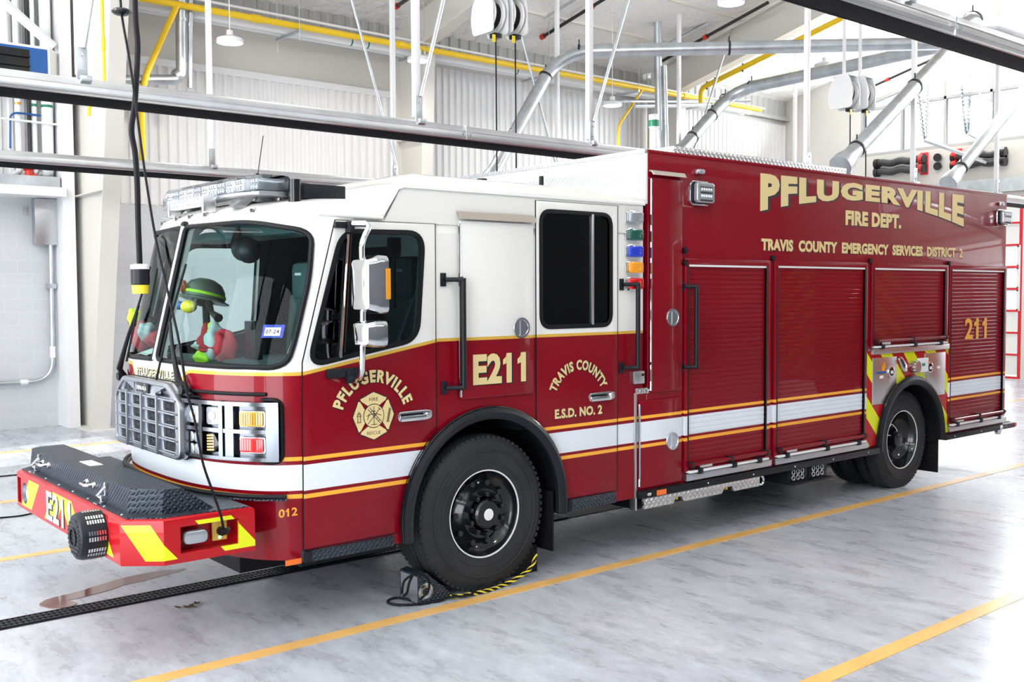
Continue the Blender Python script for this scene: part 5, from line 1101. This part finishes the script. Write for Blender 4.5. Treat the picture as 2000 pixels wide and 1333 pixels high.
for a, b in ((3.58, 3.88), (3.90, 4.20)):
    pz = lambda z: z
    fr = MB(); fr.box(a, b, .02, .45, .30, .455, .006); fr.build('chain_case', 'black_plastic', ch)
    mb = MB()
    for i in range(3):
        for j in range(2): mb.tube([(a+.06+i*.07+.022*math.cos(t), .012, .36+j*.055+.022*math.sin(t)) for t in [2*PI*k/12 for k in range(13)]], .008, 6, False)
    mb.build('chain_links', 'brushed_metal', ch)
    mb = MB(); mb.box(a, b, -.04, .04, .30, .318, .003); mb.build('chain_tray', 'black_plastic', ch)
mb = MB(); mb.box(-1.6, 7.6, .55, W_-.55, .30, .60); mb.build('chassis_frame', 'black_rubber', truck)
mb = MB(); mb.box(1.9, 4.6, .25, W_-.25, .34, .55); mb.build('underbody', 'black_rubber', truck)
mb = MB(); mb.cyl((0, .3, .54), (0, W_-.3, .54), .09, 16); mb.build('front_axle', 'dark_pipe', truck)
mb = MB(); mb.cyl((5.7, .3, .51), (5.7, W_-.3, .51), .11, 16); mb.build('rear_axle', 'dark_pipe', truck)
# wheel panel with chevrons and stainless plates
WP = [(4.826, .53), (5.02, .53)]+arcpts(.655, 178, 2, 30, (5.70, .52))+[(6.37, .53), (6.49, .53), (6.49, 1.60), (6.44, 1.49), (4.826, 1.49)]
wp = plate('wheel_panel', [WP], SD, .012, 'chevron_panel', truck, .003)
P1 = [(4.935, .95), (5.10, .95)]+arcpts(.685, 143, 117, 8, (5.70, .52))+[(5.392, 1.421), (4.935, 1.424)]
P2 = [(6.25, .962), (6.405, .962), (6.41, 1.429), (5.960, 1.427), (5.960, 1.20)]+arcpts(.685, 62, 40, 7, (5.70, .52))
for PP in (P1, P2): plate('stainless_panel', [PP], side(-.012), .006, 'stainless', wp, .002)
def gauge(x, z): 
    o = plate('gauge', [circ(x, z, .058, 28)], side(-.018), .012, 'chrome', wp, .004); plate('gauge_face', [circ(x, z, .043, 24)], side(-.030), .002, 'black_gloss', o)
    plate('gauge_window', [rrect(x-.025, x+.025, z-.02, z+.012, .006, 2)], side(-.032), .002, 'silver_letter', o)
gauge(5.277, 1.27); gauge(6.062, 1.274)
for x, z in ((5.10, 1.225), (6.257, 1.268)): plate('panel_label', [rrect(x-.035, x+.035, z-.014, z+.014, .003, 2)], side(-.018), .002, 'paper', wp)
plate('flame_badge', [rpoly([(5.10, 1.29), (5.16, 1.285), (5.175, 1.33), (5.15, 1.385), (5.135, 1.345), (5.11, 1.34)], .012, 3)], side(-.018), .002, 'amber', wp)
plate('badge_word', [rrect(5.0, 5.19, 1.257, 1.282, .004, 2)], side(-.018), .0015, 'blue_panel', wp)
fd = plate('fuel_door', [rpoly([(5.40, 1.40), (5.46, 1.425), (5.585, 1.31), (5.575, 1.25), (5.50, 1.26)], .03, 5)], side(-.012), .022, 'chrome', wp, .006)
plate('fuel_door_recess', [rpoly([(5.43, 1.385), (5.47, 1.395), (5.54, 1.32), (5.52, 1.29)], .02, 4)], side(-.034), .003, 'dark_pipe', fd)
mb = MB(); mb.cyl((5.70, -.012, 1.30), (5.70, -.09, 1.30), .060, 24)
for k in range(10): a = 2*PI*k/10; mb.box(5.70+.058*math.cos(a)-.008, 5.70+.058*math.cos(a)+.008, -.088, -.03, 1.30+.058*math.sin(a)-.008, 1.30+.058*math.sin(a)+.008, .002)
mb.build('fuel_cap', 'stainless', wp)
fp = plate('fuel_plate', [rrect(5.785, 5.985, 1.235, 1.385, .008, 2)], side(-.018), .03, 'white_steel', wp, .004)
plate('plate_label', [rrect(5.85, 5.91, 1.30, 1.33, .003, 2)], side(-.048), .002, 'green_band', fp)
liner(5.70, .52, .596, -.002, .80); liner(5.70, .52, .596, W_+.002, W_-.80)
fender(5.70, .52, .59, .675, .47, .47)
for y0, sg in ((.075, 1), (.42, 1), (W_-.075, -1), (W_-.42, -1)): wheel(5.70, y0, .53, .29, .17, 'wheel', False, sg)
mb = MB(); mb.box(6.36, 6.375, .03, .70, .09, .50, .004); mb.build('mud_flap', 'black_rubber', truck)
# scene lights and small marker lamps high on the body
def scene_light(x0, x1, z0, z1):
    pl = rpoly([(x0, z0+.03), (x0+.03, z0), (x1-.03, z0), (x1, z0+.03), (x1, z1-.03), (x1-.03, z1), (x0+.03, z1), (x0, z1-.03)], .01, 2)
    o = plate('scene_light', [pl], SD, .03, 'chrome', truck, .006); i = .03
    plate('light_gasket', [inset(pl, .012)], side(-.03), .02, 'black_plastic', o, .003)
    plate('light_lens', [inset(pl, .018)], side(-.05), .045, 'clear_lens', o, .012)
    mb = MB()
    for a in range(5):
        for b_ in range(2): q = (x0+.07+a*(x1-x0-.14)/4, -.095, z0+.075+b_*.055); mb.lathe([(.012, -.002), (.012, .003), (.002, .004)], q, (0, -1, 0), 10)
    mb.build('led', 'white_lens', o)
    mb = MB(); mb.box(x0+.05, x1-.05, -.0965, -.094, z1-.075, z1-.055); mb.box(x0+.05, x1-.05, -.0965, -.094, z0+.030, z0+.045); mb.box(x0+.05, x1-.05, -.0965, -.094, z0+.095, z0+.108); mb.build('lens_line', 'dark_pipe', o)
scene_light(2.118, 2.375, 2.815, 3.02); scene_light(7.545, 7.80, 2.855, 3.045)
for x, z in ((2.24, 3.095), (7.64, 3.11)):
    mb = MB(); mb.box(x-.045, x+.045, -.045, 0, z-.022, z+.022, .012); o = mb.build('marker_lamp', 'chrome', truck); mb = MB(); mb.box(x-.03, x+.04, -.052, -.04, z-.016, z+.016, .006); mb.build('lamp_lens', 'clear_lens', o)
# ================================================================ lettering
def flat(x0, x1, z0, z1, y): return lambda u, v, L: Vector((x0+(x1-x0)*u, y+L*.0012, z0+(z1-z0)*v))
lettering('unit_number', 'E211', flat(-.138, .340, 1.465, 1.678, -.0245), lk, shadow=(.016, -.03), bold=.045)
def arc(cx, cz, R, half, h, y, s): return lambda u, v, L: Vector((cx+(R+(v-.5)*h)*math.sin((u-.5)*2*half), y+L*.0012, cz+(R+(v-.5)*h)*math.cos((u-.5)*2*half)))
lettering('door_lettering', 'PFLUGERVILLE', arc(-.927, 1.294, .278, math.radians(71), .082, -.0085, 1), door, shadow=(-.008, -.05), bold=.045, space=1.2)
lettering('door_lettering', 'TRAVIS COUNTY', arc(.878, 1.267, .288, math.radians(68), .078, -.0085, 1), cdoor, shadow=(-.006, -.05), bold=.045, space=1.15)
lettering('door_lettering', 'E.S.D. NO. 2', flat(.632, 1.122, 1.165, 1.237, -.0085), cdoor, shadow=(-.006, -.06), bold=.045)
lettering('fleet_number', '012', flat(-1.60, -1.475, .752, .803, -.003), truck, ('gold_line',), None, bold=.02)
def arched(u, v, L):
    x = 3.092+(6.80-3.092)*u; k = (2*u-1); b = 2.992-.185*abs(k)**1.9; t = 3.150+.016*u
    return Vector((x, -.002+L*.0012, b+(t-b)*v))
lettering('body_lettering', 'PFLUGERVILLE', arched, truck, shadow=(.004, -.05), bold=.06, space=1.14)
lettering('body_lettering', 'FIRE DEPT.', flat(4.443, 5.472, 2.74, 2.885, -.002), truck, shadow=(.008, -.07), bold=.055)
lettering('body_lettering', 'TRAVIS  COUNTY  EMERGENCY  SERVICES  DISTRICT  2', flat(3.113, 6.787, 2.465, 2.573, -.002), truck, shadow=(.0015, -.06), bold=.055)
lettering('number_lettering', '211', flat(6.86, 7.38, 1.55, 1.787, -.006), s4, ('gold_line',), None, bold=.03)
lettering('front_lettering', 'PFLUGERVILLE', lambda u, v, L: fpt(1.57-u*.67, 1.548+v*.055, .004-L*.0012), truck, shadow=(.01, -.1), bold=.01)
# fire-service cross on the driver's door: four flared arms round a disc
ex, ez, er = -.928, 1.317, .150
eb = bpy.data.objects.new('door_emblem', None); COL.objects.link(eb); eb.parent = door
def arm(rot, g):
    c, s = math.cos(rot), math.sin(rot); half = [(.018-g*.4, .050-g), (.092+g*.5, .098+g*.2), (.098+g, .112+g), (.070, .122+g), (.035, .138+g), (.0, .152+g)]
    pl = half+[(-u, v) for u, v in half[-2::-1]]
    return [(ex+u*c+v*s, ez-u*s*1.0+v*c) for u, v in pl]
for k in range(4):
    plate('emblem_outline', [arm(k*PI/2, .007)], side(-.005), .0012, 'ink', eb); plate('emblem_arm', [arm(k*PI/2, 0)], side(-.0062), .0012, 'gold_leaf', eb)
plate('emblem_ring', [circ(ex, ez, .078)], side(-.0074), .0012, 'ink', eb); plate('emblem_disc', [circ(ex, ez, .073)], side(-.0086), .0012, 'gold_leaf', eb)
lettering('emblem_word', 'FIRE', flat(ex-.032, ex+.032, ez+.096, ez+.117, -.0078), eb, ('ink',), None, bold=.0); lettering('emblem_word', 'RESCUE', flat(ex-.050, ex+.050, ez-.120, ez-.099, -.0078), eb, ('ink',), None, bold=.0)
def strokes(name, segs, r=.0022):
    mb = MB()
    for sg in segs: mb.tube([(ex+u, -.0100, ez+v) for u, v in sg], r, 5)
    return mb.build(name, 'ink', eb)
lad = [[(-.045, .045), (.045, -.050)], [(-.033, .055), (.055, -.040)]]+[[(-.039+.014*k, .039-.015*k+.0), (-.027+.014*k, .049-.015*k)] for k in range(1, 6)]
strokes('crossed_tools', lad+[[(.045, .045), (-.045, -.050)], [(.032, .052), (.050, .036)], [(0, .06), (0, -.06)], [(-.022, -.055), (.022, -.055)], [(-.012, .03), (.012, .03)], [(-.055, .0), (-.02, .012), (.02, .012), (.055, .0)], [(-.05, -.025), (-.035, .015)]])
strokes('hydrant_drawing', [[(-.125, -.035), (-.095, -.035)], [(-.120, -.035), (-.120, .018), (-.110, .032), (-.100, .018), (-.100, -.035)], [(-.128, .005), (-.092, .005)], [(-.122, .018), (-.098, .018)]], .0016)
strokes('ladder_drawing', [[(.098, -.045), (.118, .045)], [(.108, -.045), (.126, .040)]]+[[(.100+.0035*k, -.035+.012*k), (.109+.0033*k, -.035+.012*k)] for k in range(7)]+[[(.095, -.045), (.115, -.045)]], .0016)
# ================================================================ things inside the cab, wheel chocks, power cord
hm = thing('fire_helmet', 'dark helmet with orange and yellow bands resting in the cab behind the windshield', 'helmet')
hc = Vector((-1.16, 2.10, 2.06))
mb = MB(); mb.lathe([(.17, 0), (.165, .03), (.155, .08), (.12, .13), (.06, .16), (.002, .168)], hc, (.25, 0, 1), 24); mb.build('shell', 'helmet_shell', hm)
mb = MB(); mb.lathe([(.20, -.012), (.205, -.004), (.16, .012)], hc, (.25, 0, 1), 24); mb.build('brim', 'helmet_shell', hm)
mb = MB(); mb.lathe([(.168, .028), (.172, .035), (.166, .05)], hc, (.25, 0, 1), 24, False); mb.build('reflective_band', 'fluoro', hm)
mb = MB(); mb.box(-.03, .03, -.06, .06, -.0, .09, .02, Matrix.Translation(hc+Vector((-.17, .02, .06)))); mb.build('front_shield', 'orange_cloth', hm)
mb = MB(); mb.sphere(hc+Vector((-.17, .07, -.045)), .07, 12, 8, (.6, 1.2, .5)); mb.build('goggle_strap', 'blue_cloth', hm)
mb = MB(); mb.sphere(hc+Vector((-.15, -.08, -.055)), .09, 14, 8, (.6, 1.1, .55)); mb.build('goggles', 'bright_yellow', hm)
mb = MB(); mb.tube([hc+Vector((-.02, -.15, -.03)), hc+Vector((-.05, -.28, -.10)), hc+Vector((-.05, -.40, -.14))], [.03, .02, .035], 8); mb.build('chin_guard', 'black_plastic', hm)
def gear(name, label, cat, c, parts, seed):
    t = thing(name, label, cat); rnd = random.Random(seed)
    for nm, mt, off, r, sc in parts:
        b = bmesh.new(); bmesh.ops.create_icosphere(b, subdivisions=4, radius=r); ph = [rnd.uniform(0, 6) for _ in range(6)]
        for v in b.verts:
            n = v.co.normalized(); k = 1+.16*math.sin(4*n.x+ph[0])*math.sin(3*n.y+ph[1])+.07*math.sin(7*n.z+ph[2]+3*n.x)
            v.co = Vector((n.x*r*k*sc[0], n.y*r*k*sc[1], n.z*r*k*sc[2]))+Vector(c)+Vector(off)
        mb = MB(); mb.merge(b); mb.build(nm, mt, t)
    return t
gear('turnout_coat', 'red and grey turnout gear with yellow trim behind the near half of the windshield', 'coat', (-1.47, 1.17, 1.74),
     [('sleeve', 'coat_red', (0, .10, .0), .12, (.8, .8, 1.2)), ('reflective_trim', 'coat_grey', (-.02, .11, .0), .115, (.85, .85, .35)), ('sleeve', 'coat_grey', (-.02, -.03, .02), .11, (.7, .8, 1.2)), ('reflective_trim', 'coat_red', (-.03, -.03, -.01), .11, (.78, .85, .3)), ('cuff', 'fluoro', (-.07, .05, -.08), .07, (.7, 1.3, .8)), ('collar', 'fluoro', (.0, .02, .11), .06, (.8, .7, 1.)), ('sleeve', 'coat_red', (.0, -.15, .0), .10, (.8, .8, 1.2))], 4)
gear('turnout_coat', 'red and fluorescent yellow gear heaped behind the windshield on the far side', 'coat', (-1.60, 2.17, 1.80),
     [('sleeve', 'coat_red', (0, 0, -.02), .12, (.8, 1, .9)), ('hood', 'black_plastic', (.02, .08, .08), .09, (1, 1, 1)), ('reflective_trim', 'fluoro', (-.04, .10, .12), .06, (.8, .8, 1.3)), ('lining', 'coat_grey', (-.03, -.14, .02), .09, (.7, 1, .8)), ('cuff', 'coat_red', (.0, -.26, -.04), .09, (.9, 1.1, .8))], 9)
mb = MB(); p = [fpt(1.80, 1.675, -.03), fpt(1.52, 1.675, -.03), fpt(1.52, 1.72, -.16), fpt(1.80, 1.72, -.16)]
b = MB(); b.rings([p, [q+Vector((0, 0, .003)) for q in p]]); tag(b.build('paper_sheet', 'paper'), 'pale printed sheet lying on the dash at the foot of the far windshield', 'sheet')
# chocks at the near front wheel
def chock(x, d, label, y):
    t = thing('wheel_chock', label, 'wheel chock', (x, y, 0), 'chocks at the front wheel')
    pr = [(0, 0), (.30*d, 0), (.30*d, .20), (.24*d, .21), (.06*d, .05)]
    mb = MB(); mb.prism(pr, lambda u, v, w: Vector((u, w, v)), 0, .24); mb.build('chock_body', 'black_tread' if d < 0 else 'black_rubber', t)
    if d < 0: mb = MB(); mb.lathe([(.028, 0), (.045, -.006), (.06, 0)], (.25*d, 0, .085), (0, 1, 0), 20, False); mb.build('chock_eye', 'galvanised', t)
    mb = MB(); mb.box(min(.30*d, .305*d), max(.30*d, .305*d), .02, .22, .01, .19); mb.build('chock_face', 'brushed_metal' if d < 0 else 'black_rubber', t)
chock(-.26, -1, 'worn wheel chock in front of the front wheel, wrapped with cord', .03); chock(.30, 1, 'black wheel chock behind the front wheel', .16)
rp = thing('chock_rope', 'black and yellow braided rope lying on the floor along the front wheel between the chocks', 'rope')
path = smoothpath([aty(1047, 1083, .0), aty(1038, 1108, -.005), aty(1015, 1127, -.015), atz(985, 1143, .014), atz(950, 1155, .014), atz(905, 1164, .014), atz(880, 1165, .014), atz(850, 1158, .016), atz(838, 1150, .03), aty(826, 1147, .0)], 8)
n = len(path); mb = MB(); mb.tube(path, .012, 8); mb.build('rope_core', 'black_rubber', rp)
mb = MB()
for s in (0, PI):
    hp = []; L = 0
    for i in range((n-1)*4):
        a, b2 = path[i//4], path[min(i//4+1, n-1)]; p = a.lerp(b2, (i % 4)/4); d = (b2-a).normalized(); L += (b2-a).length/4
        s1 = d.cross(Vector((0, 0, 1))).normalized(); s2 = d.cross(s1); hp.append(p+(s1*math.cos(L*42+s)+s2*math.sin(L*42+s))*.009)
    mb.tube(hp, .0065, 6)
mb.build('rope_strand', 'bright_yellow', rp)
cd = thing('bungee_cord', 'black cord looped over the front wheel chock and trailing on the floor', 'cord')
loops = [smoothpath([aty(785, 1160, .02), aty(790, 1135, .0), aty(815, 1121, -.01), aty(835, 1130, -.01), aty(838, 1150, .0), aty(828, 1165, .0), atz(815, 1176, .012)], 6),
         smoothpath([atz(840, 1178, .012), atz(800, 1182, .012), atz(768, 1181, .012), atz(757, 1175, .012), atz(775, 1168, .012), atz(810, 1174, .014), atz(850, 1176, .012), atz(880, 1167, .02), atz(915, 1163, .022), atz(945, 1145, .03), atz(962, 1130, .05), atz(978, 1128, .04), atz(985, 1142, .02)], 6),
         smoothpath([aty(787, 1165, .02), aty(795, 1158, .02), aty(799, 1140, .0), aty(806, 1124, .0)], 6)]
for l in loops: mb = MB(); mb.tube(l, .0085, 8); mb.build('cord_run', 'black_rubber', cd)
# drop cord from the roof with connector, and the shoreline into the bumper inlet
pc = thing('drop_cord', 'thick black power cord hanging before the windshield, ending in a yellow and black connector', 'power cord')
yc = .30; w = [aty(*q, yc) for q in ((262, -60), (265, 40), (269, 90), (266, 160), (263, 205), (257, 255), (264, 300), (268, 360), (270, 440), (273, 520))]
mb = MB(); mb.tube(smoothpath(w, 6), .016, 10); mb.build('cord_run', 'black_rubber', pc)
cn = aty(274, 545, yc); mb = MB()
mb.lathe([(.03, .085), (.052, .08), (.052, .055), (.001, .055)], cn, (0, 0, 1), 24); mb.build('connector_collar', 'white_steel', pc)
mb = MB(); mb.lathe([(.052, .055), (.052, -.03), (.048, -.035), (.001, -.035)], cn, (0, 0, 1), 24); mb.build('connector_body', 'black_plastic', pc)
mb = MB(); mb.lathe([(.047, -.035), (.045, -.085), (.001, -.085)], cn, (0, 0, 1), 24); mb.build('connector_cap', 'bright_yellow', pc)
sc2 = thing('shore_cord', 'thinner black shoreline cord running from the roof down past the windshield to the bumper socket', 'power cord')
w = [aty(*q, y) for q, y in (((233, -60), .5), ((237, 22), .45), ((250, 100), .35), ((262, 180), .25), ((275, 280), .2), ((288, 370), .15), ((305, 470), .08), ((330, 580), -.02), ((350, 670), -.1), ((365, 765), -.12), ((380, 820), -.12), ((395, 900), -.12), ((415, 960), -.10), ((432, 1010), -.05))]+[Vector((-1.935, .03, .715))]
mb = MB(); mb.tube(smoothpath(w, 6), .0075, 8); mb.build('cord_run', 'black_rubber', sc2)
q = aty(237, 23, .45); mb = MB(); mb.sphere(q, .055, 18, 10, (1, 1, .42)); mb.build('ball_stop', 'black_gloss', sc2)
mb = MB(); mb.tube([Vector((-1.935, .06, .715)), Vector((-1.935, -.01, .725)), Vector((-1.936, -.045, .75))], [.022, .019, .010], 12); mb.build('plug', 'black_plastic', sc2)
# ---- the engine parked in the next bay behind the camera, seen only mirrored in the paint
t2 = thing('parked_engine', 'red fire engine with a yellow chevron rear, parked in the bay beside', 'fire truck', (11.3, -4.45, 0))
mb = MB(); mb.box(0, 8, -1.23, 1.23, .5, 3.15, .02); mb.build('body_box', 'red_paint', t2)
m, nt, b_ = new_mat('rear_chevron'); x, y, z = xyz(nt); nt.links.new(mixc(nt, ((z+y.abs()*1.0)/.36).frac().lt(.5), (.5, .008, .01), (.82, .40, .01)), b_.inputs[0]); setp(b_, rough=.4)
mb = MB(); mb.box(-.03, 0, -1.2, -.45, .6, 2.8); mb.box(-.03, 0, .45, 1.2, .6, 2.8); mb.build('rear_panel', 'rear_chevron', t2, False)
mb = MB(); mb.box(-.02, 0, -.42, .42, .6, 2.5); mb.build('rear_shutter', 'red_paint', t2, False)
mb = MB()
for x in (1.6, 6.6):
    for y in (-1.05, 1.05): mb.cyl((x, y-.15, .53), (x, y+.15, .53), .53, 28)
mb.build('wheel', 'tyre_rubber', t2)
